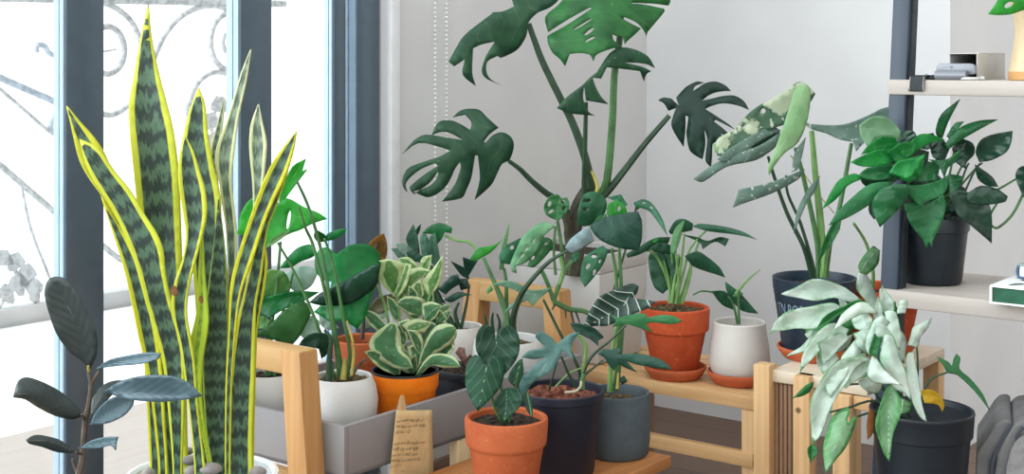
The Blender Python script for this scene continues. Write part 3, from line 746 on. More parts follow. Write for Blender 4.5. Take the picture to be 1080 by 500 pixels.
def pebble(px, py, Y, r, label, sq=.6, seed=1):
    rnd = random.Random(seed); c = W(px, py, Y)
    bm = bmesh.new(); bmesh.ops.create_icosphere(bm, subdivisions=3, radius=1)
    ph = [rnd.uniform(0, 6) for _ in range(4)]; ax, ay = rnd.uniform(.85, 1.2), rnd.uniform(.8, 1.1)
    for v in bm.verts:
        p = v.co; k = 1 + .09 * math.sin(2.1 * p.x + ph[0]) + .07 * math.sin(2.7 * p.y + ph[1]) + .05 * math.sin(3.4 * p.z + ph[2])
        v.co = Vector((p.x * ax * r * k, p.y * ay * r * k, p.z * sq * r * k))
    o = bpy.data.objects.new('pebble', bpy.data.meshes.new('pebble')); bm.to_mesh(o.data); bm.free()
    for q in o.data.polygons: q.use_smooth = True
    o.data.materials.append(M['pebble']); o.location = c; COL.objects.link(o)
    props(o, label, 'pebble', 'pebbles in the snake plant bowl')
for k, (px, py, Y, r, lb) in enumerate(((222, 494, 1.95, .0155, 'largest rounded grey pebble in front of the snake leaves'),
        (201, 497, 1.95, .011, 'small grey pebble left of the largest pebble in the bowl'), (200, 486, 2.02, .012, 'pale pebble behind the small grey pebble in the bowl'),
        (272, 497, 1.97, .012, 'grey pebble near the right rim of the bowl'), (156, 499, 1.98, .011, 'grey pebble near the left rim of the bowl'),
        (198, 476, 2.07, .010, 'pale pebble at the back rim behind the snake leaves'))):
    pebble(px, py, Y, r, lb, seed=k)

# ---- rubber plant
P = plant('rubber_plant', 83, 1.75, .23, 'dark-leaved rubber plant standing in front of the door frame')
round_pot(P, pot_straight(.16, .085, .068), 'black_pot', .132, .078)
stem(P, '80,562 82,520 83,500 87,484 90,445 93.6,427 96,406 94,396 93,386', M['st_brown'], 4.6, 1.7, name='trunk')
stem(P, '95,408 100,399 105,391', M['st_brown'], 2.2, 1.4, name='branch'); stem(P, '82,497 79,492 76.7,484', M['st_brown'], 2.6, 1.6, name='branch')
stem(P, '94,392 93,386', M['st_yel'], 1.6, 1.3, 0, .5, name='branch')
R_ = dict(thick=.0016, ripple=.05)
leaf(P, M['rubber'], '95,389 84,379 73,371 60,353 52,332 47,311 49,298 56,292 68,294 81,308 91,327 100,345 103,363 101,378', '95,389 82,345 56,292', .5, d=-.02, fold=-.4, **R_)
leaf(P, M['rubber'], '14,419 19,402 29,398 47,404 65,414 79,427 88,438 76,442 57,438 39,429 26,421', '88,438 60,428 36,417 19,415', 2, d=-.05, fold=.45, **R_)
leaf(P, M['rubber_lt'], '101,389 114,380 135,375 156,372 170,373 166,379 148,384 125,386', '101,389 130,381 169,374', 1, d=-.05, fold=-.3, **R_)
leaf(P, M['rubber_lt'], '110,412 130,401 156,396 182,397 200,405 213,418 198,421 169,424 140,422 120,417', '110,412 150,415 213,418', 5, d=-.06, fold=-.45, **R_)
leaf(P, M['rubber'], '95,440 98,418 106,408 118,402 131,401 122,412 108,428', '95,440 108,416 130,402', .5, d=.03, fold=.2, **R_)
leaf(P, M['rubber_lt'], '95,448 100,436 111,424 124,418 142,420 140,428 130,439 112,447', '95,448 115,435 141,421', 2, d=.0, fold=-.3, **R_)
leaf(P, M['rubber_lt'], '83,473 96,465 112,461 125,461 123,467 122,475 117,470 104,473', '83,473 104,468 122,465', 2, d=-.03, fold=-.3, **R_)
leaf(P, M['rubber'], '27,464 36,459 49,460 65,465 80,477 62,477 44,471 31,468', '80,477 55,466 28,464', 2, d=-.03, fold=.4, **R_)
stem(P, '90,445 88,440 86,437', M['st_brown'], 1.6, 1.2, 0, 1.5); stem(P, '88,480 80,477', M['st_brown'], 1.4, 1, 0, 1.5); stem(P, '89,468 83,473', M['st_brown'], 1.4, 1, 0, 1.5)

# ---- trough plants: left white pot with backlit leaves
TF = TZ0 + .0085
def tplant(name, px, Y, label): return plant(name, px, Y, TF, label)
def pot_bulge(h, rt, rm, rb, th=.005): return [(rb * .9, 0), (rb, .004), (rb + (rm - rb) * .7, h * .3), (rm, h * .66), (rm - (rm - rt) * .35, h * .85), (rt, h - .003), (rt - th * .4, h), (rt - th, h - .002), (rt - th - .001, h - .022), (.001, h - .024)]
P = PA = tplant('philodendron_plant', 283, 2.508, 'large-leaved backlit green plant in the white pot left of the trestle')
round_pot(P, pot_bulge(.111, .053, .062, .045), 'white_pot', .098, .0505)
stem(P, '284,396 285,370 287,340 292,300 296,255', M['st_green'], 2.4, 1.5, 0, 0, 'petiole'); stem(P, '290,396 300,370 306,340 308,320', M['st_green'], 2.2, 1.3, 0, 2, 'petiole')
stem(P, '282,396 280,370 283,340', M['st_green'], 2.2, 1.3, 0, 2, 'petiole'); stem(P, '287,396 296,340 306,300 310,285', M['st_green'], 2.0, 1.2, -2, -2, 'petiole')
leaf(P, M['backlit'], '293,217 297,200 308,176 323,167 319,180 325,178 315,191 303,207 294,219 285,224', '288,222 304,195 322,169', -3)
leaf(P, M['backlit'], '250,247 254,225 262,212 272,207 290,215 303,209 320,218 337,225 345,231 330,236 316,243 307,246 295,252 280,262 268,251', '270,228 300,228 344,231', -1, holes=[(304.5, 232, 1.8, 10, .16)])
leaf(P, M['green_mid'], '280,261 286,252 298,245 307,243 303,247 294,254 285,260', '281,260 306,244', 1)
leaf(P, M['green'], '334,265 330,259 324,258 313,262 302,273 295,283 307,282 317,276 330,271', '334,265 315,270 295,283', 3)
leaf(P, M['green_pale'], '300,288 317,281 330,282 335,289 328,302 315,308 306,304 302,296', '303,300 320,291 334,288', -3)
leaf(P, M['green_mid'], '270,318 275,296 284,284 300,287 308,303 300,310 286,312', '298,309 288,300 280,287', -1)
leaf(P, M['green'], '268,320 278,314 289,311 311,307 337,308 320,318 300,326 284,336 272,329', '330,310 305,314 270,322', 1)
leaf(P, M['olive'], '268,352 284,343 300,327 319,316 330,326 324,340 316,355 308,364 290,359', '326,322 302,340 270,353', 3)
leaf(P, M['green_mid'], '266,334 276,333 286,338 282,346 270,347 264,343', '284,344 266,338', 0)
leaf(P, M['green_pale'], '318,340 330,332 338,340 334,352 322,358 316,352', '318,356 334,336', 0)
leaf(P, M['green_pale'], '262,284 272,282 278,290 272,302 262,300', '276,288 262,298', -5)

# ---- white pot near the trough corner: tall stalks
P = PB = tplant('alocasia_plant', 361, 2.407, 'long-stalked green plant in the round white pot at the trough corner')
round_pot(P, pot_bulge(.127, .053, .0635, .046), 'white_pot', .114, .0505, 'moss', lump=.009)
for s, r in (('352,400 346,370 337,349 326,321 309,284 293,256', 2), ('361,396 357,370 350,330 340,270 326,220 313,191', 2.3), ('358,398 352,350 341,300 330,258 322,240 315,218', 2.1), ('366,398 369,372 362,335 354,290 346,262 342,252', 1.9)):
    stem(P, s, M['st_green'], r * 1.15, r * .6, 0, 4, 'petiole')
stem(P, '347,403 347,380 349,358 342,348', M['st_dk'], 3.6, 1.6, 3, 3, 'petiole')
stem(P, '371,396 373,366 366,338', M['st_yel'], 1.8, 1.0, 3, 3, 'petiole')
stem(P, '362,400 364,378', M['st_yel'], 3.6, 2.0, 2, 2, 'cut_stalk'); stem(P, '370,397 378,386 386,378', M['st_brown'], 2.2, 1.2, 2, 2, 'cut_stalk')
leaf(P, M['green'], '333,242 337,244 343,248 345,255 335,255 331,249', '343,254 332,243', 2)
leaf(P, M['green'], '342,252 345,247 353,243 365,240 364,245 354,252 345,254', '342,253 365,241', 2)
leaf(P, M['green'], '355,268 345,261 336,264 332,275 334,288 342,296 350,297 346,312 338,322 331,329 341,335 350,340 362,338 377,347 386,333 392,312 398,295 402,275 397,263 384,257 368,259', '357,270 366,300 377,345', -2, d=-.03)
leaf(P, M['green_dk'], '326,319 338,309 349,304 371,292 385,284 396,278 401,281 398,299 390,308 375,318 362,322 338,322', '328,319 365,306 399,281', 1)
leaf(P, M['green_dk'], '315,364 320,357 328,352 341,351 350,358 346,372 339,379 336,368 326,366', '345,375 340,358 316,364', 2)

# ---- terracotta pot behind, copper-edged plant
P = tplant('rubber_sapling', 382, 2.6635, 'copper-leaved plant in the terracotta pot behind the white pots')
round_pot(P, pot_terracotta(.139, .055, .040), 'terra', .118, .047)
stem(P, '382,358 384,330 390,290 398,255', M['st_brown'], 2.4, 1.2)
leaf(P, M['copper'], '388,260 397,250 405,246 408,257 408,268 404,278 397,290 394,302 390,284', '392,290 400,268 405,248', -2)
leaf(P, M['brown_leaf'], '385,334 395,316 412,310 424,309 428,314 416,324 404,330', '386,333 405,319 426,312', 0)
leaf(P, M['green_pale'], '372,345 384,335 402,328 410,332 398,340 384,348', '374,346 392,336 409,331', 0)
leaf(P, M['green_pale'], '336,330 350,338 358,346 346,348 338,342', '356,346 338,332', -2)
# ---- orange pot: cream-edged peperomia
P = PP = tplant('peperomia_plant', 427, 2.478, 'cream-edged variegated plant in the bright orange pot')
opot = round_pot(P, [(.044, 0), (.047, .004), (.056, .082), (.0575, .086), (.0605, .092), (.0615, .114), (.061, .118), (.0575, .118), (.056, .112), (.055, .10), (.001, .096)], 'orange', .099, .054)
lathe('inner_rim', [(.0572, .1175), (.0612, .1178), (.0608, .1215), (.0578, .1215), (.0572, .1175)], P['c'], M['black_pot'], opot)
PL = [('pep_lit', '404,297 399,287 400,279 411,277 427,282 421,299 416,309', '416,309 412,293 410,278', 0),
 ('pep_lit', '416,309 421,299 427,282 432,283 428,300 421,310', '418,309 428,284', 1),
 ('pep_lit', '423,274 431,273 437,278 441,284 433,286 427,282', '440,284 424,275', -1), ('pep_lit', '443,284 446,274 454,271 453,280 450,287', '447,286 453,273', -1),
 ('pep_lit', '454,309 447,296 457,285 465,274 465,285 463,297', '454,309 459,292 465,275', 1), ('pep_lit', '427,290 440,285 452,288 438,297 431,309 424,304', '428,307 436,294 451,288', 0),
 ('pep_lit', '435,303 443,297 446,309 442,314', '443,313 440,299', 1), ('pep', '421,321 428,315 440,315 446,318 442,331 430,329', '443,330 434,321 423,320', 2), ('pep', '446,323 454,320 463,323 459,333 450,338', '448,337 454,329 462,324', 2),
 ('pep', '463,324 474,321 471,327 464,331', '464,329 473,322', 0), ('pep', '463,333 474,328 471,337 462,340', '463,339 473,329', 1),
 ('pep', '385,329 392,330 399,334 407,345 400,349 390,340', '407,346 396,338 386,330', 1),
 ('pep', '412,342 404,347 395,354 391,364 396,374 408,383 422,388 434,386 430,376 423,370 422,356 418,343', '414,344 408,366 432,386', 4),
 ('pep', '418,343 426,348 430,356 426,366 432,374 436,382 424,372 421,356', '420,345 427,362 435,381', 2),
 ('pep', '386,372 397,370 411,380 421,389 420,396 404,390 393,381', '420,394 404,380 387,372', 3),
 ('pep', '441,391 447,366 459,346 472,343 479,347 480,356 472,365 457,374 446,381', '441,391 456,364 479,347', 3), ('pep', '439,396 453,376 468,374 479,378 484,387 468,388 455,386 444,396', '440,396 458,381 483,386', 4),
 ('pep', '444,339 455,340 461,345 457,354 448,361 444,368', '445,367 452,351 461,345', 2), ('pep_lit', '427,343 439,338 452,341 446,350 433,349', '433,347 450,341', 3),
 ('pep', '430,349 440,350 446,360 444,374 437,366', '443,372 438,358 431,350', 3), ('pep', '424,390 432,380 438,374 440,388 434,396', '436,395 437,376', 2),
 ('pep', '466,352 478,356 478,366 470,372 464,364', '466,370 476,357', 0), ('pep', '432,305 440,312 438,330 432,326', '437,328 434,308', 0)]
for m_, o_, d_, f_ in PL:
    q = pts(o_); ax, ay = sum(a for a, b in q) / len(q), sum(b for a, b in q) / len(q)
    k = 1.28 if ay < 345 else 1.08
    sc = lambda p: [(ax + (a - ax) * k, ay + (b - ay) * k) for a, b in pts(p)]
    leaf(P, M[m_], sc(o_), sc(d_), f_)
for m_, o_, d_, f_ in (('pep', '424,318 434,312 444,322 440,340 430,334', '440,338 430,316', 1), ('pep', '408,312 418,318 424,332 418,340 410,328', '420,338 410,316', 0), ('pep', '444,300 456,306 458,318 448,324 442,314', '446,322 455,306', 0), ('pep', '420,340 430,336 442,346 440,362 428,356', '438,360 424,342', 1.5), ('pep', '430,366 442,360 450,372 446,392 434,390', '440,391 440,364', 2), ('pep_lit', '414,296 424,292 430,304 424,318 416,310', '422,316 420,296', -1), ('pep', '452,330 464,326 472,336 464,350 454,346', '456,347 466,330', 0), ('pep', '404,350 414,348 420,360 416,374 406,366', '416,372 408,352', 1), ('pep', '458,360 472,356 480,366 472,378 460,376', '460,375 476,360', 2)):
    leaf(P, M[m_], o_, d_, f_)
for s in ('430,396 428,370 422,340 418,309', '433,396 440,360 448,330 454,309', '434,396 436,340 440,312', '437,396 448,376 456,364', '428,396 420,394', '432,396 446,350 452,338', '428,396 418,370 412,345', '412,360 408,330 398,300 392,292'):
    stem(P, s, M['st_lt'], 1.8, 1.0, 0, 1)

# ---- small black square pot with a pinkish seedling
P = tplant('seedling_pot', 485, 2.619, 'small pinkish seedling in a square black pot in the trough')
c = P['c']; cu, cv = uv_of(Vector(c)); b = MB(); h = .092
def tap(u0, v0, r0, z0, r1, z1): return [UV(u0 - r0, v0 - r0, z0), UV(u0 - r0, v0 + r0, z0), UV(u0 + r0, v0 + r0, z0), UV(u0 + r0, v0 - r0, z0), UV(u0 - r1, v0 - r1, z1), UV(u0 - r1, v0 + r1, z1), UV(u0 + r1, v0 + r1, z1), UV(u0 + r1, v0 - r1, z1)]
b.hexa(tap(cu, cv, .036, TF, .042, TF + h - .012))
for (x0, x1, y0, y1) in ((-.045, .045, -.045, -.041), (-.045, .045, .041, .045), (-.045, -.041, -.041, .041), (.041, .045, -.041, .041)):
    b.ubox(cu + x0, cu + x1, cv + y0, cv + y1, TF + h - .016, TF + h)
b.build('pot', M['black_pot'], P['root'], .001)
soil('soil', c, .040, TF + h - .010, M['soil'], P['root'])
stem(P, '486,386 488,378 490,370', M['st_brown'], 1.4, 1, name='stem')
leaf(P, M['pinkleaf'], '480,372 484,366 490,367 492,376 496,380 488,382', '482,370 494,380', 1); leaf(P, M['pinkleaf'], '488,380 496,374 502,378 500,388 492,390', '489,386 500,378', 2)
# ---- grey pot with a zz plant and a pothos runner
P = tplant('zz_plant', 485, 2.853, 'dark glossy zz plant in the pale grey pot at the far end of the trough')
round_pot(P, pot_bulge(.128, .048, .054, .040), 'cream_pot', .110, .045)
for s, r, y in (('484,345 480,330 484,319', 2.6, 0), ('482,350 474,336 462,315 455,280', 3.4, 0), ('486,347 492,320 495,300', 2, 0), ('480,348 462,322 448,290 440,262', 2.6, 0)): stem(P, s, M['st_dk'], r, r * .5)
stem(P, '469,248 481,253.6 493,255 502,262', M['st_lt'], 1.3, 1.6, 2, 2, 'runner')
ZL = [('green_pale', '417,256 428,257 434,264 426,269 420,263', '433,265 418,256', -2), ('zz', '428,252 436,236 440,247 443,266 434,263', '441,266 436,237', 0), ('zz_dk', '428,266 437,264 446,271 444,277 432,274', '445,275 429,267', 1),
 ('zz_dk', '439,242 444,236 443,243 440,249', '440,249 444,237', -1), ('zz', '443,250 448,244 453,256 452,272 445,272', '449,272 448,246', 1), ('pothos', '445,246 452,239 464,235 477,240 476,246 469,245 466,252 461,258 456,247', '446,246 462,241 476,242', 2),
 ('zz', '453,250 459,246 464,273 459,281 452,273', '460,280 457,248', 1), ('zz_dk', '446,285 458,283 464,292 462,308 452,306', '462,307 452,288', -1), ('zz_dk', '462,305 476,291 483,289 486,299 476,305 470,311', '464,307 485,292', 2), ('zz_dk', '475,275 483,279 493,285 495,295 486,290', '494,293 476,276', 1), ('zz_dk', '488,271 500,275 504,275 495,290 490,284', '494,290 502,275', 0),
 ('zz_dk', '482,294 493,294 496,304 486,306', '494,304 483,295', 1), ('zz_dk', '468,316 483,308 498,311 488,313 476,319', '469,317 497,311', 3), ('zz_dk', '455,296 462,306 470,320 462,318 454,306', '468,319 456,299', 0), ('zz', '412,262 420,262 430,272 436,280 424,276', '435,279 413,263', -3)]
for m_, o_, d_, f_ in ZL: leaf(P, M[m_], o_, d_, f_)
# ---- white pot with arrow leaves
P = tplant('arrowhead_plant', 536, 2.774, 'arrow-leaved plant with a rolled new leaf in the far white trough pot')
round_pot(P, pot_bulge(.117, .068, .073, .055), 'white_pot', .100, .063, 'moss')
stem(P, '534,350 534,333 528,314 520,295 510,272', M['st_green'], 4.5, 1.6, 3, 0); stem(P, '534,350 534,302 531.6,283', M['st_green'], 2.4, 1.6, 1, 1)
stem(P, '541,350 541.6,333 549,312 561,295 580,275.6 600,264', M['st_dk'], 4.0, 1.5, 2, 10)
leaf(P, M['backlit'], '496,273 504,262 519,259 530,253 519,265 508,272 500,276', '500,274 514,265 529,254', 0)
strip(P, 'alo_lt', '536,236 531.6,252 528,268 527,284', '537,237 534.5,256 531.5,273 531,284', 2, thick=.004)
leaf(P, M['arrow'], '519,300 532,296 547,299 560,306 583,303 574,311 567,317 562,323 556,317 545,322 531,331 540,320 552,312 543,306 530,302', '569,312 552,308 520,300', 4)
for s in ('514,352 513,342 511,332', '520,352 519,338 520,330', '526,352 527,340 524,331'): stem(P, s, M['st_dk'], 2.4, .8, 3, 4, 'shoot')
leaf(P, M['silver_leaf'], '596,261 602,252 612,244 620,238 624,246 627,254 614,262 603,268', '597,262 612,254 622,242', 12)
leaf(P, M['green_mid'], '513,306 518,300 520,306 514,310', '514,309 519,302', 3)

# ---- front terracotta pot: velvet heart leaves (anthurium)
SZT = .285
P = plant('anthurium_plant', 534, 2.2, SZT + .0005, 'heart-leaved anthurium in the front terracotta pot')
round_pot(P, pot_terracotta(.135, .0655, .046, .34), 'terra', .124, .0585)
for s in ('533,450 530,420 525,380 523,357', '532,450 522,430 514,400 513,388', '536,450 542,420 546,395', '537,450 538,430 534,414'): stem(P, s, M['st_green'], 1.8, 1.2, 0, 2, 'petiole')
leaf(P, M['anth'], '523,357 520,347 513,342 506,346 502,356 502,369 509,381 518,390 528,398 534,393 543,382 548,369 547,354 542,346 535,343 527,347', '523,357 526,378 529,397', 3, d=-.02)
leaf(P, M['anth'], '513,388 508,377 501,374 494,380 491,392 491,406 496,421 504,434 511,427 519,419 528,408 532,394 532,384 528,376 522,374 516,379', '513,388 509,410 504,433', 6, d=-.03)
leaf(P, M['anth'], '538,392 546,381 551,378 552,394 545,410 536,401', '549,381 545,396 540,408', 0)
leaf(P, M['anth'], '531,411 540,409 548,411 551,424 541,437 532,445 526,434 520,424', '534,411 534,428 532,444', 4, d=-.02)
leaf(P, M['anth'], '552,418 557,413 561,424 562,441 555,432', '556,414 561,440', 2)
# ---- black pot: lobed philodendron in bark
P = plant('lobed_philodendron', 591, 2.35, SZT + .0005, 'lobed blue-green philodendron in the black pot of bark chips')
round_pot(P, pot_straight(.144, .075, .058), 'navy_pot', .128, .070, 'bark', lump=.011)
for s, m_, r in (('613,412 614,398 624,376 645,358 660,343', 'st_dk', 1.5), ('613,412 616,397 626,388 636,380', 'st_dk', 1.3), ('610,412 600,395 592,376', 'st_dk', 1.4), ('579,412 582,401 589,376', 'st_dk', 1.1), ('612,408 610,388 593,356 580,330 573,316', 'st_dk', 1.6), ('614,405 615,395 618,367 613,357 608,352', 'st_lt', 1.8), ('586,408 600,394 614,388', 'st_lt', .9)):
    stem(P, s, M[m_], r * 1.3, r * .8, 0, 2, 'petiole')
stem(P, '614,410 614,402 616,394', M['st_green'], 3.2, 2.4, 1, 1); stem(P, '596,414 606,413 612,408 613,402', M['root'], 1.6, 1.2, 3, 2, 'air_root')
leaf(P, M['philo'], '554,421 548,409 552,397 565,385 576,376 564,379 550,377 558,370 570,368 574,365 565,356 566,351 571,350 582,356 587,363 600,353 612,350 607,356 603,367 605,380 595,370 592,372 585,387 576,395 562,404 556,413', '598,358 580,378 555,418', 7, d=-.04)
leaf(P, M['philo_dk'], '601,341 610,341 627,346 637,356 631,359 631,365 621,357 607,350', '602,341 620,350 636,357', 1)
leaf(P, M['philo_gr'], '642,331 653,335 660,333 672,331 681,331 683,335 700,332 712,334 720,339 708,342 690,340 681,341 688,351 672,345 660,342 646,345 650,338', '650,338 685,337 719,339', 9, d=.0)
leaf(P, M['philo_dk'], '630,373 637,368 645,369 652,366 656,370 652,374 672,373 691,377 703,383 709,390 697,389 674,385 661,381 672,393 660,388 652,384 648,391 642,385 638,378', '636,376 670,379 708,389', 6, d=-.03)
# ---- charcoal pot: white-veined alocasia
P = plant('alocasia_polly', 651, 2.46, SZT + .0005, 'white-veined dark alocasia in the charcoal stone pot')
round_pot(P, [(.052, 0), (.056, .004), (.059, .03), (.0595, .108), (.058, .112), (.054, .112), (.052, .108), (.051, .088), (.001, .086)], 'charcoal', .090, .051, 'moss', lump=.01)
stem(P, '643,413 645,378 650,347 657,324', M['st_lt'], 3.0, 1.6, 1, 4, 'petiole'); stem(P, '651,410 652,393', M['st_yel'], 2.0, .8, 2, 2, 'sheath')
stem(P, '648,412 652,360 650,295.5 645,262', M['st_green'], 2.4, 1.6, 0, 2, 'petiole'); stem(P, '650,412 656,350 655,298 653,262', M['st_green'], 2.8, 1.6, -1, 2, 'petiole')
leaf(P, M['alo_polly'], '614,347 618,338 622,328 631,314 640,309 650,305 659,301 667,299 674,302 672,309 667,315 679,316 692,318 684,325 673,329 659,336 648,341 638,344 626,344', '670,304 657,322 636,335 615,347', 6, d=-.03)
leaf(P, M['philo_dk'], '625,236 638,229 652,226 664,224 673,223 677,233 677,252 673,264 654,262 636,255 626,246', '645,250 660,242 674,228', 8, name='leaf')
leaf(P, M['philo_dk'], '652,400 658,396 662,402 656,406', '653,404 661,400', 0)

# ---- big monstera in a white planter
P = MO = plant('monstera_plant', 598, 2.95, BZ + .0005, 'tall monstera with split leaves in the white square planter')
u0, v0 = 2.475, 1.652
b = MB(); z0, z1, dz = BZ + .0005, .566, .03
A, B_ = (u0, u0 + .20, v0, v0 + .265), .012
b.hexa([UV(A[0] + .012, A[2] + .012, z0), UV(A[0] + .012, A[3] - .012, z0), UV(A[1] - .012, A[3] - .012, z0), UV(A[1] - .012, A[2] + .012, z0), UV(A[0], A[2], z1 - .04), UV(A[0], A[3], z1 - .04), UV(A[1], A[3], z1 - .04), UV(A[1], A[2], z1 - .04)])
for q in ((A[0], A[1], A[2], A[2] + B_), (A[0], A[1], A[3] - B_, A[3]), (A[0], A[0] + B_, A[2] + B_, A[3] - B_), (A[1] - B_, A[1], A[2] + B_, A[3] - B_)):
    b.ubox(*q, z1 - .0402, z1)
b.build('planter', M['planter'], P['root'], .004)
sm = UV((A[0] + A[1]) / 2, (A[2] + A[3]) / 2, 0)
MB().ubox(A[0] + B_, A[1] - B_, A[2] + B_, A[3] - B_, z1 - .039, z1 - .014).build('soil', M['soil'], P['root'])
P['Y'] = 2.98
stem(P, '604,290 606,262 604,240 612,215 624,196', M['st_woody'], 11, 8.5, -2, -2, 'trunk'); stem(P, '604,262 600,236 594,220 585,208', M['st_woody'], 7, 4, -2, 2, 'trunk')
stem(P, '630,205 624,196 617,166 604,130 592,105.7 573,67 564.7,45.6 557.5,25', M['st_dk'], 5, 3, 0, 4, 'petiole'); stem(P, '632,205 640,190 645.6,130 648,78 654,36 655,-18', M['st_green'], 4.5, 3.2, 0, 6, 'petiole')
stem(P, '616,230 616,190 617,150 618,108', M['st_dk'], 3.2, 2.2, 1, 8, 'petiole'); stem(P, '626,214 640,203 660,178 680,152 706,122', M['st_dk'], 4.5, 2.6, 0, 4, 'petiole')
stem(P, '600,228 588,212 574,202 560,190 548,178 537,170', M['st_dk'], 4.2, 2.2, 0, 6, 'petiole'); stem(P, '624,180 630,196 628,205', M['st_yel'], 1.6, 2.2, 4, 4, 'dry_sheath')
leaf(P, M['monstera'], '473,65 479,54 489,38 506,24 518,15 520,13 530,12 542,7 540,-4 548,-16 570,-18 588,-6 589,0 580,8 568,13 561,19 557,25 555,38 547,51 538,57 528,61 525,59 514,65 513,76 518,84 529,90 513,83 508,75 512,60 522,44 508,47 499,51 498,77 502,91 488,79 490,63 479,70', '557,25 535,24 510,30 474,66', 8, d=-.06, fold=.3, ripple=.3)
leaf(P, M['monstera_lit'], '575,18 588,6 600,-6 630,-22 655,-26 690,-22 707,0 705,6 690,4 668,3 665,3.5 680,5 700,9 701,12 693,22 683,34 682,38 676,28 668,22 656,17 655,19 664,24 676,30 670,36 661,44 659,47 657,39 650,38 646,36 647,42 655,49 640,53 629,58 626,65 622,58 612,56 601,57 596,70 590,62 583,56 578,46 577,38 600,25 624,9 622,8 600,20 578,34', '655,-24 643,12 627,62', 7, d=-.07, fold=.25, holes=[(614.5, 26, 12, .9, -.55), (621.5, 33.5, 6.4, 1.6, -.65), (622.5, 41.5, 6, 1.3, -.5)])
leaf(P, M['monstera'], '587,114 596,104 606,96 614,90 622,82 630,75 643,56 656,50 672,53 684,60 691,72 679,67 659,66 676,70 687,75 682,78 679,86 675,75 659,73 640,71 634,83 625,82 628,91 634,102 642,110 630,108 618,106 616,91 615,104 621,118 628,122 612,121 599,119', '664,54 640,66 618,88 592,112', 10, d=-.05, fold=.4)
leaf(P, M['monstera'], '510,150 516,142 526,134.7 514,124 506,116 494.5,114.7 485,117 477,124 490.6,121 497,129 496,137 484,130 475,127 462,129 455,143 466,139 476,141 488,147.7 470,145 449,142 436,148.5 424,163 441,151 462,154.5 475,159 464,165 455,168 443,172 431,177 426,184 424,192 426,199 430,203 428,194 434,186 445,178 459,172 462,175 452,181 440,190 432,197 433,201 437,205 440,202 452,194 462,181 462,185 456,194 446,199 436,202 444,206 452,208 462,204 470,197 475,189 480,178 485,171 486,176 480,194 466,212.7 487,209 492,200 497,188 501,164 504,164 506,189 500.5,211 510,203 519,194 524,184 529.6,173 537,169 541,160 542,152 540,146 536,142 528,139.4 519,143 512.7,150', '513,151 490,158 462,170 428,200', 8, d=-.05, fold=.25)
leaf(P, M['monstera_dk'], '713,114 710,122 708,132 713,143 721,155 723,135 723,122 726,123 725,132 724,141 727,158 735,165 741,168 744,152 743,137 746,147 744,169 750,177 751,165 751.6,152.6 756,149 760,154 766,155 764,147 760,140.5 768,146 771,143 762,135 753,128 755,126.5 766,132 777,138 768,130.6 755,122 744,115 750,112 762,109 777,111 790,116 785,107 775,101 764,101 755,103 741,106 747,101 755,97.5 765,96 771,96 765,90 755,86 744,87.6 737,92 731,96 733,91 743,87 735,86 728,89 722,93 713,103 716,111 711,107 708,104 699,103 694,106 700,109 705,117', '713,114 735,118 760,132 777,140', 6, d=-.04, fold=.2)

# ---- swiss cheese vine in the same planter
P = plant('swiss_cheese_vine', 590, 2.82, .5525, 'small swiss cheese vine with holed leaves climbing over the white planter'); P['Y'] = 2.78
stem(P, '588,233 592,258 594,285 588,305 584,318', M['st_green'], 1.8, 2.4, 3, 3); stem(P, '570,283 578,300 584,318', M['st_green'], 2.2, 2.4, 3, 3); stem(P, '586,239 584,262 586,290', M['st_green'], 1.2, 1.6, 3, 3)
stem(P, '584,318 600,326 615,328 632,336', M['st_green'], 3.0, 2.4, 3, 3); stem(P, '590,268 594,285 590,300', M['st_lt'], 2.0, 2.0, 3.4, 3.4)
stem(P, '606,272 596,285 588,305', M['st_green'], 2.2, 2.4, -8, 3)
for s in ('586,320 582,327', '596,325 597,336', '602,327 605,340 608,346', '607,328 612,342'): stem(P, s, M['st_woody'], 1.4, .6, 3, 3.5, 'air_root')
leaf(P, M['adan'], '589,233 581,230 575,225 574,216 580,207 589,205 592,209 598,208 601,217 595,227', '591,209 588,220 588,232', 4, holes=[(579.5, 215, 2, 3.2, .3), (581, 223, 1.6, 3.4, 1.0), (594, 213, 1.7, 2.6, -.3), (594.5, 220, 1.5, 2.8, .5)])
leaf(P, M['adan_pale'], '586,239 575,234 563,239 551,250 544,264 538,279 540,287 545,288 544,281 556,276 566,265 573,250 580,243', '586,238 564,250 540,286', 6, holes=[(556, 262, 1, 3.2, .6), (551, 270, 1, 3, .7), (563, 254, .9, 3, .5)])
leaf(P, M['adan_dk'], '526,270 534,259 549,251 551,258 544,270 537,279 528,277', '549,253 528,275', 3, holes=[(540, 261, 1.8, 2.6, .8)])
leaf(P, M['adan'], '563,260 573,250 581,252 584,260 575,271 563,282 556,281 560,270', '580,253 572,264 560,281', 4, holes=[(576, 257, 2.2, 1.4, -.6), (562, 272, 1.4, 2.6, .6)])
leaf(P, M['adan_dk'], '609,238 610,220 616,205 628,202 637,207 640,216 636,228 622,238', '638,224 626,216 611,222', 5, holes=[(619, 211.6, 4, 2, -.1), (617, 221, 3.4, 1.9, -.3)])
leaf(P, M['backlit'], '641,216 650,211 659,217 662,226 648,229 640,227', '642,227 660,217', 7, holes=[(653, 220, 1.6, 3, .2)]); leaf(P, M['adan_dk'], '640,208 655,205 662,216 657,218 648,212', '641,208 661,216', 5)
leaf(P, M['adan'], '622,240 632,228 640,226 636,238 626,246', '638,227 624,244', 6)
leaf(P, M['adan_dk'], '617,303 612,293 615,274 626,264 636,259 642,264 636,279 626,293', '640,262 626,280 617,302', 7, holes=[(627, 270, 3.4, 2.2, -.3), (620, 281, 2, 3.6, .5), (627, 287, 2.0, 3.4, .3), (632.5, 275.5, 1.2, 2.2, .6)])
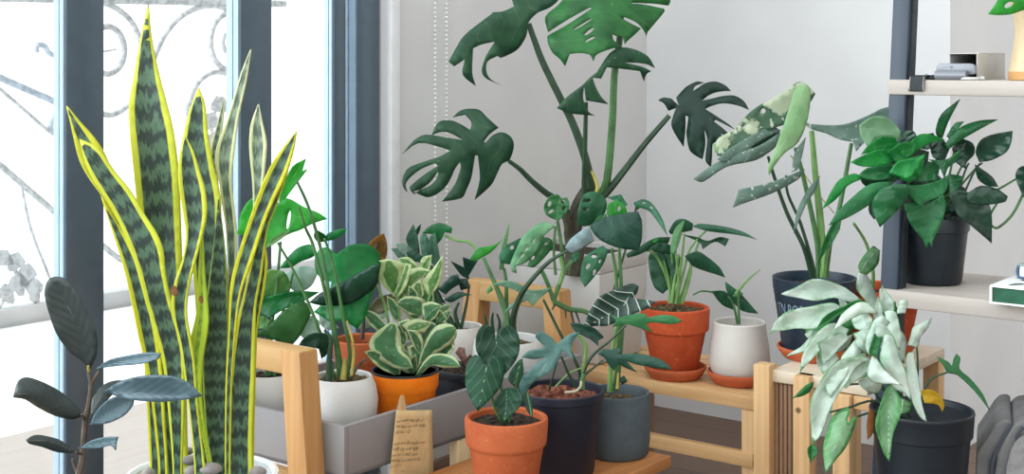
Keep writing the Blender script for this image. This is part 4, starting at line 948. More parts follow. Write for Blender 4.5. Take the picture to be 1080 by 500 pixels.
leaf(P, M['adan_dk'], '668,214 679,210 689,216 699,232 704,249 695,236 685,223 675,219 672,222', '671,217 688,220 704,248', 6, holes=[(679, 214, 2, 1, .1), (687, 219, 2, 1, .7)])
stem(P, '640,330 652,290 666,240 671,218', M['st_dk'], 1.4, 1.0, 2, 6, 'petiole'); stem(P, '632,336 638,334 642,330', M['st_green'], 2.2, 1.6, 3, 2)
leaf(P, M['adan_dk'], '602,266 606,262 612,268 608,278 603,274', '604,264 608,277', 3)

# ---- red terracotta pot on a saucer: alocasia
def saucer(px, Y, z, r, label):
    c = W(px, HY, Y); o = lathe('saucer', [(r * .78, 0), (r * .82, .002), (r * .95, .014), (r, .021), (r - .0005, .0245), (r - .004, .0245), (r * .9, .014), (r * .8, .008), (.001, .008)], (c.x, c.y, z), M['terra_saucer'])
    props(o, label, 'saucer', 'terracotta saucers'); return z + .0085
z = saucer(712, 2.884, BZ, .066, 'terracotta saucer under the red pot on the bench')
P = plant('leafy_alocasia', 712, 2.884, z, 'glossy alocasia with many stalks in the red terracotta pot on the bench')
round_pot(P, pot_terracotta(.139, .071, .047, .36), 'terra_red', .129, .063, 'moss', lump=.009)
for s in ('706,320 706,300 700,275', '708,320 712,292 716,268', '712,320 720,290 728,262 746,242', '710,320 702,290 690,268 675,262', '715,320 724,298 730,276 735,262', '717,320 732,270 738,252', '711,320 718,280 722,246', '707,320 709,285 708,268', '713,320 716,300 712,262', '719,320 728,290 728,272'):
    stem(P, s, M['st_lt'], 2.0, 1.0, random.uniform(-2, 3), random.uniform(-2, 3), 'petiole')
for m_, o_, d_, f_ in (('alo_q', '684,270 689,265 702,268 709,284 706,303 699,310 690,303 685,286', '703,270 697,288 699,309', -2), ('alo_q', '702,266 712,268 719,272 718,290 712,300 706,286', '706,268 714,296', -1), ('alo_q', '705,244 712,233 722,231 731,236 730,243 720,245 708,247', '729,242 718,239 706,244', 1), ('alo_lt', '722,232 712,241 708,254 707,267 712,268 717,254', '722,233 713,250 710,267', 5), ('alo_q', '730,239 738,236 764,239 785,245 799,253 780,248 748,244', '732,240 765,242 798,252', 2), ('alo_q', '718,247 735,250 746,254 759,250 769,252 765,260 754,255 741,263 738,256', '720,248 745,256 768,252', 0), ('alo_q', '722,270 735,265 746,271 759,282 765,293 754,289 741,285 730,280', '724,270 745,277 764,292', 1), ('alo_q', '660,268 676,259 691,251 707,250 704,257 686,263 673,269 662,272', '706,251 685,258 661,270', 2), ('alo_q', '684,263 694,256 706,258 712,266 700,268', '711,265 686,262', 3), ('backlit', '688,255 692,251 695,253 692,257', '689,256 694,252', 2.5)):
    leaf(P, M[m_], o_, d_, f_)
# ---- small cream pot
z = saucer(780, 2.834, BZ, .067, 'terracotta saucer under the small cream pot on the bench')
P = plant('young_alocasia', 780, 2.834, z, 'two-leaved young plant in the small cream pot on the bench')
round_pot(P, [(.044, 0), (.050, .004), (.060, .018), (.0640, .036), (.0605, .07), (.054, .108), (.0535, .116), (.0515, .118), (.0495, .116), (.049, .098), (.001, .094)], 'cream_pot', .096, .048)
stem(P, '779.6,342 779,325 779,306', M['st_green'], 1.6, 1.2, 1, 1, 'petiole'); stem(P, '778,342 772,318 760,309 751,308 740,307 731,311', M['st_green'], 1.4, .9, -1, 2, 'petiole'); stem(P, '776,310 788,296 802,284', M['st_lt'], 1.8, .4, 1, 0, 'shoot')
leaf(P, M['alo_q'], '750,307 764,307 772,316 774,327 761,321', '772,326 752,308', 0); leaf(P, M['alo_q'], '765,297 777,306 787,316 800,331 783,328 772,317 766,306', '766,298 780,314 799,330', -1)
leaf(P, M['alo_lt'], '772,312 779,306 784,310 779,316', '773,312 783,310', 1)

# ---- big dark pot on the tall stool: speckled monstera
SS = SZ - .004
z = saucer(859, 2.72, SS, .074, 'terracotta saucer under the big dark pot with lettering')
P = plant('speckled_monstera', 859, 2.72, z, 'cream-speckled monstera in the big dark blue lettered pot')
bigpot = round_pot(P, [(.060, 0), (.063, .004), (.076, .10), (.0775, .104), (.0775, .108), (.0785, .112), (.0785, .116), (.080, .120), (.080, .126), (.0815, .130), (.0825, .148), (.083, .152), (.0805, .153), (.0785, .150), (.077, .13), (.001, .128)], 'slate_pot', .132, .076)
cv_ = bpy.data.curves.new('lettering', 'FONT'); cv_.body = 'TN ROS'; cv_.size = .030; cv_.extrude = .0004; cv_.align_x = 'CENTER'
to = bpy.data.objects.new('tmp_text', cv_); COL.objects.link(to); bpy.context.view_layer.update()
tm = bpy.data.meshes.new_from_object(to.evaluated_get(bpy.context.evaluated_depsgraph_get())); bpy.data.objects.remove(to)
cc = P['c']; vs = []
a_c = math.atan2(-.60, -.80)
for v in tm.vertices:
    zq = .085 + v.co.y; r = .063 + (.076 - .063) * min(zq, .1) / .1 + .0012 + v.co.z
    a = a_c + v.co.x * .62 / r
    vs.append(Vector((cc[0] + r * math.cos(a), cc[1] + r * math.sin(a), cc[2] + zq)))
mesh_obj('lettering', vs, [tuple(p.vertices) for p in tm.polygons], M['pot_letter'], bigpot, smooth=False)
for s, m_, r, f1 in (('867,292 865.6,239 860,185 856,138', 'st_lt', 4.2, 0), ('863,292 862,257 848,190 838.6,156', 'st_green', 3.0, 2), ('870,292 876,250 885,221 898,151', 'st_green', 3.2, 0), ('856,292 848,262 829.6,224 816,185 810,165', 'st_dk', 2.4, 2), ('859,292 856,275 844,235 831,205 829,185', 'st_dk', 2.0, 1), ('868,292 872,262 884,240', 'st_lt', 4.0, 2)):
    stem(P, s, M[m_], r * 1.15, r * .65, 0, f1, 'petiole')
stem(P, '834,164 850,186 864,206 880,225', M['st_yel'], .7, .5, -2, -2, 'stray_root')
for m_, o_, d_, f_ in (('thai', '756,148 766,141 775,136 788,121 801,111 812,106 822,99 832,93 842,86 852,90 860,99 853,110 838,120 828,131 819,134 800,144 780,156 764,165 756,164', '838,110 800,134 760,158', 2), ('thai_gr', '756,168 772,155 800,139 814,133 824,138 803,148 786,160 765,171', '820,138 790,153 758,169', 4), ('green_dk', '790,158 800,148 814,136 823,140 818,152 800,160', '820,142 794,157', 2.5), ('thai_gr', '731,189 744,179 764,167 800,154 822,140 824,146 817,156 797,169 766,176 741,192', '822,144 785,165 733,189', 6),
        ('thai_lt', '846,90 850,88 855,96 852,125 842,150 827,162 817,175 811,185 810,176 817,158 827,130 833,111 839,93', '848,92 836,130 812,180', 8), ('thai_gr', '773,219 779,200 803,195 825,188 849,178 842,189 814,204 786,214', '848,180 812,198 774,214', 7), ('thai_gr', '850,144 846,164 842,178 835,182 838,161', '850,146 837,180', 4), ('thai_gr', '865,185 860,201 851,214 837,247 840,224 851,201', '864,187 850,210 838,244', 7),
        ('thai_gr', '848,129 858,131 880,132 895,130 915,122 935,113 959,115 954,122 940,128 920,140 910,152 903,160 900,150 885,147 872,141 855,136', '858,133 895,137 925,124 957,117', 3), ('thai_lt', '752,152 760,150 766,155 758,163 754,160', '765,155 754,158', 5), ('syn_dk', '880,232 888,222 886,240 878,256 866,272 862,280 868,256', '886,226 866,276', 6)):
    leaf(P, M[m_], o_, d_, f_, holes=[(786, 133, 3, 1.2, -.7), (805, 117, 2.6, 2.8, 0)] if f_ == 2 and m_ == 'thai' else ())

# ---- pothos on the shelf
P = plant('pothos_plant', 982, 2.57, .5762, 'lush pothos trailing from the black pot on the lower shelf board')
round_pot(P, [(.052, 0), (.0555, .004), (.066, .095), (.0665, .098), (.0695, .100), (.0705, .122), (.0695, .125), (.0665, .124), (.065, .115), (.001, .108)], 'black_pot', .110, .063)
for s in ('975,232 960,200 940,170 925,140', '978,232 985,190 990,150', '985,232 1000,190 1006,160', '988,232 1010,200 1034,172', '982,232 975,205 965,160', '980,232 960,215 915,190', '990,232 1005,195 1017,170', '984,232 990,215 1000,205'):
    stem(P, s, M['st_green'], 1.6, 1.0, 0, 3, 'vine')
stem(P, '1079,205 1068,226 1054,239.4 1047,239 1043,230 1053,212', M['st_green'], 1.5, 1.2, 4, 4, 'vine'); stem(P, '1040,205 1054,199 1071,189', M['st_green'], 1.4, 1.0, 4, 4, 'vine')
stem(P, '1006,215 1018,180 1022,172', M['st_dk'], 1.2, 1.0, 3, 3, 'vine'); stem(P, '1012,215 1028,180 1036,172', M['st_dk'], 1.2, 1.0, 3, 3, 'vine')
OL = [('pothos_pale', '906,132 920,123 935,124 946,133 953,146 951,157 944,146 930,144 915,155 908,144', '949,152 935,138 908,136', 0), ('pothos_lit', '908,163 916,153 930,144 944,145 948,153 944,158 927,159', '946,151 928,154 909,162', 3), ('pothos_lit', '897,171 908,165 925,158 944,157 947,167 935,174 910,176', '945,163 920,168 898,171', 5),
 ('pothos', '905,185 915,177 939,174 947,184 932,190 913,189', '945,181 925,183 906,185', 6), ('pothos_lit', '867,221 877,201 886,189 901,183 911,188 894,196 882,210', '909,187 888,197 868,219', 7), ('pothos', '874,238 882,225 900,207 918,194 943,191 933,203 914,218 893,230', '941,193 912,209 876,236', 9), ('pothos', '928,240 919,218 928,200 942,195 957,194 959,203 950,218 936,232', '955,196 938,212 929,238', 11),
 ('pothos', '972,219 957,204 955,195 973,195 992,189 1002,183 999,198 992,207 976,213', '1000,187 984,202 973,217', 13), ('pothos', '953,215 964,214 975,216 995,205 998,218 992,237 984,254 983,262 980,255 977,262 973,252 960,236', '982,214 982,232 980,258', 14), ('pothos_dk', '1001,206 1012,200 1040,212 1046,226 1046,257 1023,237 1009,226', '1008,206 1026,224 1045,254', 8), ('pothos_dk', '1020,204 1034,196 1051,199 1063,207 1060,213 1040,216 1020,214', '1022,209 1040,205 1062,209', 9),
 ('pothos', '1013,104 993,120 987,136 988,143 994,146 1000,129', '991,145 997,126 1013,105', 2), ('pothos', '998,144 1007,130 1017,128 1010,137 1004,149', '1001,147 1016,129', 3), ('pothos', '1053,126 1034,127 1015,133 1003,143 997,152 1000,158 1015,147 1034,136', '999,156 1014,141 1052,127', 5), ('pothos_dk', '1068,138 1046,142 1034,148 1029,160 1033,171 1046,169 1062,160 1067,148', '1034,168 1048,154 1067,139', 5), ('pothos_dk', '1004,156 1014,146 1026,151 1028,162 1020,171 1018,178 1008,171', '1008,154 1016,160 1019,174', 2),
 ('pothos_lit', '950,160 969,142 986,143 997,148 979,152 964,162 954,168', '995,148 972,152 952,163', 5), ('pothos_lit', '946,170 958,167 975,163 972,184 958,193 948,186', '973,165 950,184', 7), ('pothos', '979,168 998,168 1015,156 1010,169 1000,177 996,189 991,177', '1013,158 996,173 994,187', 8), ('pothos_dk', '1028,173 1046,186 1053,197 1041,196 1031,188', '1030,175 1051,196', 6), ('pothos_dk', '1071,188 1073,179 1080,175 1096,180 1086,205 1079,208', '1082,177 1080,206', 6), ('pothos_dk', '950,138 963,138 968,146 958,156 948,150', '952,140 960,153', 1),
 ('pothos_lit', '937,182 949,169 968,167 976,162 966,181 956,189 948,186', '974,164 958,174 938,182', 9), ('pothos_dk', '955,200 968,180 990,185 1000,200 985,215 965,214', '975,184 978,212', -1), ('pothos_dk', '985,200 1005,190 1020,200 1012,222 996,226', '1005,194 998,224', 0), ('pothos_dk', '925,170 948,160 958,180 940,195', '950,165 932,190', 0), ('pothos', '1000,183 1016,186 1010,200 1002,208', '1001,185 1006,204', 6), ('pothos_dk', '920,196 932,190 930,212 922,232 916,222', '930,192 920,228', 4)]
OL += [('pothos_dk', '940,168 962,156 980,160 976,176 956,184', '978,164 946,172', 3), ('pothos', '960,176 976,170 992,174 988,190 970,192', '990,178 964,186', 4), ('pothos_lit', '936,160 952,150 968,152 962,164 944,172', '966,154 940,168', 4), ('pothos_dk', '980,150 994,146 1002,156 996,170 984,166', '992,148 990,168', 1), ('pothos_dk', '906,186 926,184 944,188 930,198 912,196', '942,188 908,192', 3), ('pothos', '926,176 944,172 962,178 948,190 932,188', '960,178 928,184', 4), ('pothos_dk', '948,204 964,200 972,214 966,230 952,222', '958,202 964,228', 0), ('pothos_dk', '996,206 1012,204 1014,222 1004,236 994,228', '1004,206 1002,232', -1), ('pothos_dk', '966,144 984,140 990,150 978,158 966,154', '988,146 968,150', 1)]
for m_, o_, d_, f_ in OL:
    q = pts(o_); ax = sum(a for a, b in q) / len(q)
    leaf(P, M[m_], o_, d_, f_ + (9.5 if ax < 962 else 6 if ax < 975 else 3 if ax < 995 else 0))

# ---- terracotta pot under the shelf
z = saucer(929, 2.78, SS, .072, 'terracotta saucer under the shaded pot below the shelf')
P = plant('shaded_vine_pot', 929, 2.78, z, 'terracotta pot with a climbing vine in the shade under the shelf')
round_pot(P, pot_terracotta(.122, .079, .056, .3), 'terra_red', .102, .068)
stem(P, '918,322 921,290 914,258 900,235', M['st_lt'], 2.2, 1.4, 3, 12, 'vine')
leaf(P, M['syn_gr'], '905,280 912,268 921,259 928,264 926,279 914,290 907,288', '926,262 914,276 907,287', 20)
leaf(P, M['syn'], '905,286 914,290 922,304 927,324 924,334 911,315 903,304', '909,290 918,310 924,332', 16)

# ---- black nursery pot with the pale syngonium
P = SY = plant('syngonium_plant', 972, 2.25, .2205, 'mint-white syngonium spilling from the black nursery pot before the shelf')
round_pot(P, [(.060, 0), (.064, .004), (.077, .155), (.0775, .158), (.081, .160), (.0835, .194), (.0845, .197), (.0835, .200), (.0795, .199), (.078, .19), (.001, .170)], 'black_pot', .172, .076)
for s, f0, f1 in (('950,436 930,424 915,400 905,370', 0, 4), ('948,436 929,408 905,405 890,407', 0, 5), ('952,440 923,423 895,430 875,435', 1, 6), ('955,440 923,435 903,440', 1, 6), ('950,432 935,400 930,350', 0, 2), ('956,432 944,390 935,335', -1, 0), ('966,430 968,390 967,366', 0, 0), ('968,432 980,402 999,393', 0, 2), ('946,434 920,390 890,350', 0, 4), ('960,440 948,420 940,410', 1, 4)):
    stem(P, s, M['st_dk'], 1.5, 1.0, f0, f1, 'petiole')
YL = [('syn', '824,310 838,303 857,295 875,296 891,304 911,317 896,318 880,315 862,317 841,315', '908,315 870,306 826,310', 4), ('syn', '812,353 816,341 833,328 859,322 880,320 888,323 880,332 872,339 859,348 839,347 820,349', '886,324 850,336 814,350', 6), ('syn_dk', '858,350 868,336 885,325 900,318 913,317 900,323 888,331 874,341', '911,318 884,331 860,348', 7), ('syn', '875,352 883,342 888,330 904,320 915,319 925,331 912,331 896,337 884,346', '922,328 900,330 878,350', 9),
 ('syn', '843,395 849,369 862,350 880,341 896,347 889,358 867,369 852,383', '893,347 866,359 845,392', 8), ('syn', '829,376 844,366 858,350 868,346 860,360 846,372', '866,348 831,375', 6), ('syn', '862,384 862,371 878,370 886,379 868,394', '884,376 864,388', 7), ('syn', '857,470 854,440 857,419 869,395 887,380 905,375 918,379 902,390 890,407 878,428 864,461', '914,379 878,404 858,464', 12), ('syn', '963,425 952,414 941,407 932,389 928,374 933,353 943,355 950,380 957,398', '936,357 942,385 962,422', 13), ('syn', '914,392 920,376 929,383 935,393 953,407 926,404 917,401', '918,380 930,396 952,407', 14),
 ('syn_gr', '870,500 869,470 875,443 885,434 894,428 896,434 894,446 904,438 900,455 890,474 880,488', '898,436 884,462 871,498', 14), ('syn_gr', '938,487 930,472 924,455 926,434 933,413 942,404 950,422 948,443 941,462', '941,406 937,440 938,484', 12), ('syn', '977,445 967,436 960,418 955,396 957,374 964,371 968,398 972,420', '961,374 965,410 976,443', 8), ('syn_gr', '950,420 962,424 958,434 947,438', '952,422 950,437', 9), ('syn', '957,364 961,350 966,343 983,335 976,349 970,358 967,368', '980,337 968,350 960,364', 6),
 ('syn', '917,346 922,338 932,332 938,340 928,351 918,376 912,364', '932,334 922,350 917,374', 11), ('syn_dk', '921,352 931,352 926,378 917,372', '926,353 920,374', 11.8), ('syn', '933,328 945,330 950,348 949,370 940,358 934,344', '938,330 945,366', 8), ('syn', '946,331 949,315 957,317 955,331', '950,330 953,317', 7), ('syn_dk', '836,421 848,407 858,403 855,413 846,417', '857,404 838,419', 9), ('syn_dk', '852,473 858,466 862,478 855,489', '857,468 856,487', 11),
 ('syn', '887,376 903,358 914,356 908,373 886,392', '912,358 889,388', 10), ('syn', '868,366 890,356 900,352 894,366 876,376', '898,354 871,371', 7), ('syn', '905,350 918,348 922,360 912,372 903,364', '918,350 906,366', 10), ('syn', '895,392 903,384 916,382 914,396 902,402', '914,384 898,398', 9), ('syn', '884,312 896,322 906,336 900,344 888,334', '887,316 903,341', 3), ('syn', '920,330 926,312 930,326 934,350 926,352', '927,316 928,350', 7), ('syn_dk', '866,400 884,388 900,390 884,404 874,410', '898,391 870,405', 5), ('syn', '848,352 862,344 874,340 868,352 856,362', '872,342 850,356', 6), ('syn_dk', '938,326 944,318 947,340 942,352', '943,320 943,350', 5)]
YL += [('syn', '846,330 866,322 884,330 876,340 858,342', '884,332 848,332', 3), ('syn', '896,330 908,322 920,336 916,350 902,346', '906,324 914,348', 8), ('syn', '862,362 884,350 896,356 882,372 868,384', '894,354 868,382', 9),
 ('syn', '884,396 896,380 912,372 922,384 908,398 892,410', '918,380 888,406', 10), ('syn', '930,300 938,312 944,326 936,336 928,324', '932,304 938,334', 6), ('syn', '922,340 934,344 944,362 946,384 934,374 924,358', '928,342 944,380', 12), ('syn', '870,402 880,392 896,386 890,400 876,420', '894,388 876,416', 12.5), ('syn_gr', '850,350 862,340 872,336 866,348 854,358', '870,338 852,354', 5),
 ('syn', '900,352 912,348 920,356 914,374 904,366', '916,350 908,370', 9), ('syn', '936,350 948,346 956,360 954,384 944,372', '942,350 953,380', 6), ('syn_dk', '882,342 894,336 904,340 896,352 884,350', '902,340 884,348', 5), ('syn', '904,402 918,396 932,402 926,414 912,412', '930,402 908,410', 9), ('syn_dk', '940,384 950,386 954,404 946,412', '944,386 950,408', 7), ('syn', '868,410 876,400 886,396 878,420 868,440 862,450', '884,398 864,446', 11)]
for m_, o_, d_, f_ in YL: leaf(P, M[m_], o_, d_, f_ * 1.5 - 3, ripple=.5, wavy=.7, sharp=75, fold=random.choice((-1, 1)) * random.uniform(.4, .8))
leaf(P, M['yellow'], '971,412 980,411 988,414 996,425 994,435 989,427 975,425', '973,418 988,420 994,433', 5, label='yellowed drooping leaf'); leaf(P, M['dead'], '914,448 917,430 922,437 920,458 915,464', '918,432 917,462', 5, label='brown dried leaf')
leaf(P, M['syn_dk'], '988,376 999,381 1004,386 1006,378 1009,373 1013,378 1012,389 1023,399 1036,415 1045,435 1029,414 1010,396 999,393 995,386', '999,391 1018,400 1044,432', 4, d=-.02)

# ------------------------------------------------------------------ note on a peg, clipped to the trough
NV = TV0 - .006
def np_(px, py, v=NV): q = (px - CX) / F; return W(px, py, v / (S37 - C37 * q))
peg = thing('clothes_peg', np_(424, 428), 'small wooden clothes peg clipped on the trough edge above the note', 'clothes peg')
for k, dv in enumerate((-.004, .007)):
    q = [(418.6, 433), (421, 420), (423, 416.6), (426, 416.6), (427.5, 424), (428.5, 434)]
    f_ = [np_(x, y, NV + dv) for x, y in q] + [np_(x, y, NV + dv - .005) for x, y in q]; n = len(q)
    mesh_obj('jaw', f_, [tuple(range(n)), tuple(range(n, 2 * n))[::-1]] + [(i, n + i, n + (i + 1) % n, (i + 1) % n) for i in range(n)], M['peg'], peg, smooth=False)
tube('spring', [np_(418.5, 429, NV - .006), np_(424, 428, NV - .007), np_(428.6, 427, NV - .006)], .0016, .0016, M['steel'], peg, 8, 3)
note = thing('paper_note', np_(436, 470), 'brown kraft paper note with dark handwriting pegged to the grey trough', 'note')
# sheet: a gently curled grid
N0 = NV - .010
gv, gf = [], []; nu, nz_ = 8, 12
cor = [(418, 433), (455.5, 432.5), (457.5, 520), (409, 520)]
for j in range(nz_ + 1):
    for i in range(nu + 1):
        a, b_ = i / nu, j / nz_
        x = (cor[0][0] * (1 - a) + cor[1][0] * a) * (1 - b_) + (cor[3][0] * (1 - a) + cor[2][0] * a) * b_
        y = (cor[0][1] * (1 - a) + cor[1][1] * a) * (1 - b_) + (cor[3][1] * (1 - a) + cor[2][1] * a) * b_
        gv.append(np_(x, y, N0 - .004 * math.sin(b_ * 2.4)))
for j in range(nz_):
    for i in range(nu):
        k = j * (nu + 1) + i; gf.append((k, k + nu + 1, k + nu + 2, k + 1))
sh = mesh_obj('sheet', gv, gf, M['paper'], note); so = sh.modifiers.new('thickness', 'SOLIDIFY'); so.thickness = .0005; so.offset = 0
lines = ['em h\u00f4m nay t\u1eadt t\u1eeb', 'hai hoa c\u00f3 m\u1ed9t tu\u1ea7n', '\u0111\u00e3 l\u00e2u ! :D', '', 'ng\u00e0y em \u0111i mu\u1ed9n hoa', 't\u01b0\u1edbi c\u00e2y m\u1ed7i ng\u00e0y', 'em k\u1ef9 2 m\u1edbi d\u00ednh', 'em k\u1ef9 c\u00f3 ph\u00e1t tri\u1ec3n', 's\u1ebd \u0111\u1ebb !', '           ^^']
tc_ = bpy.data.curves.new('handwriting', 'FONT'); tc_.body = '\n'.join(lines); tc_.size = .0115; tc_.shear = .35; tc_.space_line = 1.3; tc_.extrude = .0001; tc_.offset = -.0001
to = bpy.data.objects.new('tmp_text', tc_); COL.objects.link(to); bpy.context.view_layer.update()
tm = bpy.data.meshes.new_from_object(to.evaluated_get(bpy.context.evaluated_depsgraph_get())); bpy.data.objects.remove(to)
xs = [v.co.x for v in tm.vertices]; ys = [v.co.y for v in tm.vertices]; xm, ym, yM = max(xs), min(ys), max(ys)
vs = []
for v in tm.vertices:
    a = v.co.x / xm; b_ = (yM - v.co.y) / (yM - ym)
    x = (418.5 * (1 - b_) + 411 * b_) + a * 33; y = 442 + b_ * 56 - a * 1.5 + .5 * math.sin(a * 9 + b_ * 30)
    bb = (y - 433) / 87
    vs.append(np_(x, y, N0 - .004 * math.sin(max(0, bb) * 2.4) - .0008))
mesh_obj('handwriting', vs, [tuple(p.vertices) for p in tm.polygons], M['ink'], note, smooth=False)

# ------------------------------------------------------------------ things on the shelf boards
ZB, ZL_ = .9582, .5762
def on(px, u, z): q = (px - CX) / F; Y = u / (S37 * q + C37); v = Y * (S37 - C37 * q); return v
# open grey carton (opening to the front left)
box = thing('open_carton', UV(2.52, .88, ZB), 'small open grey carton at the back of the top shelf board', 'box')
va, vb, ua, ub, zt, th = on(1031, 2.47, 0), on(997, 2.47, 0), 2.47, 2.625, ZB + .047, .002
ubox('right_side', ua, ub, va, va + th, ZB, zt, M['carton'], box, .0004)
ubox('left_side', ua + .02, ub, vb - th, vb, ZB, zt, M['carton'], box, .0004)
ubox('back_side', ub - th, ub, va + th, vb - th, ZB, zt, M['carton_in'], box, .0004)
ubox('bottom', ua, ub - th, va + th, vb - th, ZB, ZB + th, M['carton_in'], box, .0004)
ubox('lid', ua + .008, ub, va + .0, vb, zt, zt + th, M['carton'], box, .0004)
# silver case with strap
vc, vd_ = on(1027, 2.45, 0), on(986, 2.45, 0)
case = thing('charger_case', UV(2.46, (vc + vd_) / 2, ZB), 'silver-grey rounded device with a dark logo on the top shelf board', 'device')
def rounded(u0, u1, v0, v1, z0, z1, r, nm, mat, par):
    q = []
    for cv2, cz, a0 in ((v1 - r, z0 + .004, 180), (v0 + r, z0 + .004, 270), (v0 + r, z1 - r, 0), (v1 - r, z1 - r, 90)):
        rr = r if cz > z0 + .005 else .004
        for k in range(6):
            a = math.radians(a0 + 90 * k / 5)
            q.append(((cv2 if rr == r else (v1 - .004 if a0 == 180 else v0 + .004)) - rr * math.cos(a), cz + rr * math.sin(a)))
    n = len(q)
    b = MB().add([UV(u0, a, z) for a, z in q] + [UV(u1, a, z) for a, z in q], [tuple(range(n)), tuple(range(n, 2 * n))[::-1]] + [(i, n + i, n + (i + 1) % n, (i + 1) % n) for i in range(n)])
    return b.build(nm, mat, par, .0012)
rounded(2.456, 2.466, vc, vd_, ZB + .010, ZB + .030, .009, 'back_shell', M['silver'], case)
tube('roll', [UV(2.449, vc + .012, ZB + .0085), UV(2.449, vd_ - .002, ZB + .0085)], .0085, .0085, M['silver'], case, 16, 1)
lg = lathe('logo', [(.0022, 0), (.0022, .0006), (.0001, .0006)], (0, 0, 0), M['logo'], None, 14)
lg.parent = case; lg.rotation_euler = (math.pi / 2, 0, math.atan2(S37, C37) * -1 + 0.0); lg.location = UV(2.4555, on(1003, 2.4555, 0), ZB + .0235) - case.location
ubox('caption', 2.4553, 2.4562, on(999, 2.455, 0), on(994, 2.455, 0), ZB + .0232, ZB + .0238, M['logo'], case, 0)
cb = thing('white_cable', UV(2.45, on(1026, 2.45, 0), ZB), 'short white cable lying beside the silver device on the shelf', 'cable')
tube('lead', [UV(2.452, on(1008, 2.452, 0), ZB + .0035), UV(2.442, on(1018, 2.44, 0), ZB + .003), UV(2.441, on(1028, 2.44, 0), ZB + .003), UV(2.455, on(1034, 2.455, 0), ZB + .003)], .0026, .0026, M['cable'], cb, 8)
tube('plug', [UV(2.452, on(1034, 2.452, 0), ZB + .0035), UV(2.457, on(1037.5, 2.457, 0), ZB + .0035)], .0034, .0034, M['cable'], cb, 8, 1)
# watch with black strap hanging over the board edge
wt = thing('strap_watch', UV(2.44, on(972, 2.44, 0), ZB), 'black leather watch strap hanging over the front of the top board', 'watch')
v1_, v2_ = on(977, 2.43, 0), on(962, 2.43, 0)
path = [(2.470, ZB + .0042), (2.455, ZB + .008), (2.444, ZB + .0085), (2.436, ZB + .005), (2.4325, ZB - .004), (2.431, ZB - .0145), (2.431, ZB - .020)]
b = MB(); ring = []
for (uu, zz_) in path: ring.append((uu, zz_))
for i in range(len(ring) - 1):
    (a0, z0_), (a1, z1_) = ring[i], ring[i + 1]; sk = -.008 * i / 6; sk1 = -.008 * (i + 1) / 6
    b.add([UV(a0, v1_ - sk, z0_), UV(a0, v2_ - sk, z0_), UV(a1, v2_ - sk1, z1_), UV(a1, v1_ - sk1, z1_), UV(a0 + .001, v1_ - sk, z0_ - .0022), UV(a0 + .001, v2_ - sk, z0_ - .0022), UV(a1 + .002, v2_ - sk1, z1_ - .0014), UV(a1 + .002, v1_ - sk1, z1_ - .0014)],
          [(0, 1, 2, 3), (7, 6, 5, 4), (0, 4, 5, 1), (1, 5, 6, 2), (2, 6, 7, 3), (3, 7, 4, 0)])
b.build('strap', M['strap'], wt, 0)
for vv in (v1_ + .0062, v2_ + .0052): tube('stitching', [UV(a - .0012, vv, z_ + .0004) for a, z_ in path[3:]], .0006, .0006, M['stitch'], wt, 6, 2)
lathe('watch_body', [(.010, 0), (.012, .002), (.012, .007), (.010, .009), (.001, .009)], tuple(UV(2.462, on(983, 2.462, 0), ZB)), M['strap'], wt, 24)
lathe('bezel', [(.0105, .0088), (.0122, .0088), (.0115, .0104), (.0105, .0104), (.0105, .0088)], tuple(UV(2.462, on(983, 2.462, 0), ZB)), M['steel'], wt, 24)
# wooden vase with a monstera cutting
vz = thing('wooden_vase', UV(2.50, on(1094, 2.50, 0), ZB), 'blond wooden vase at the right end of the top shelf board', 'vase')
cv3 = UV(2.50, on(1094, 2.50, 0), ZB)
lathe('body', [(.046, 0), (.048, .002), (.0482, .016), (.047, .022), (.040, .06), (.037, .085), (.040, .11), (.045, .135), (.046, .15), (.042, .15), (.036, .12), (.001, .10)], tuple(cv3), M['vase_wood'], vz, 40)
lathe('foot_band', [(.0474, .0005), (.0486, .001), (.0488, .015), (.0476, .0165)], tuple(cv3), M['trestle_z'], vz, 40)
P = {'root': thing('monstera_cutting', cv3 + Vector((0, 0, .1005)), 'green holed cutting leaf leaning out of the wooden vase', 'plant'), 'Y': cv3.y - .06}
leaf(P, M['backlit'], '1042,15 1050,4 1056,-6 1070,-10 1092,-6 1090,6 1078,11 1066,15 1054,16', '1090,-2 1068,6 1043,15', 0, holes=[(1064, 5, 5.4, 2.6, -.5)], d=-.02)
stem(P, '1088,0 1094,10 1094,40', M['st_green'], 2, 2, 0, -6, Y=cv3.y - .06)

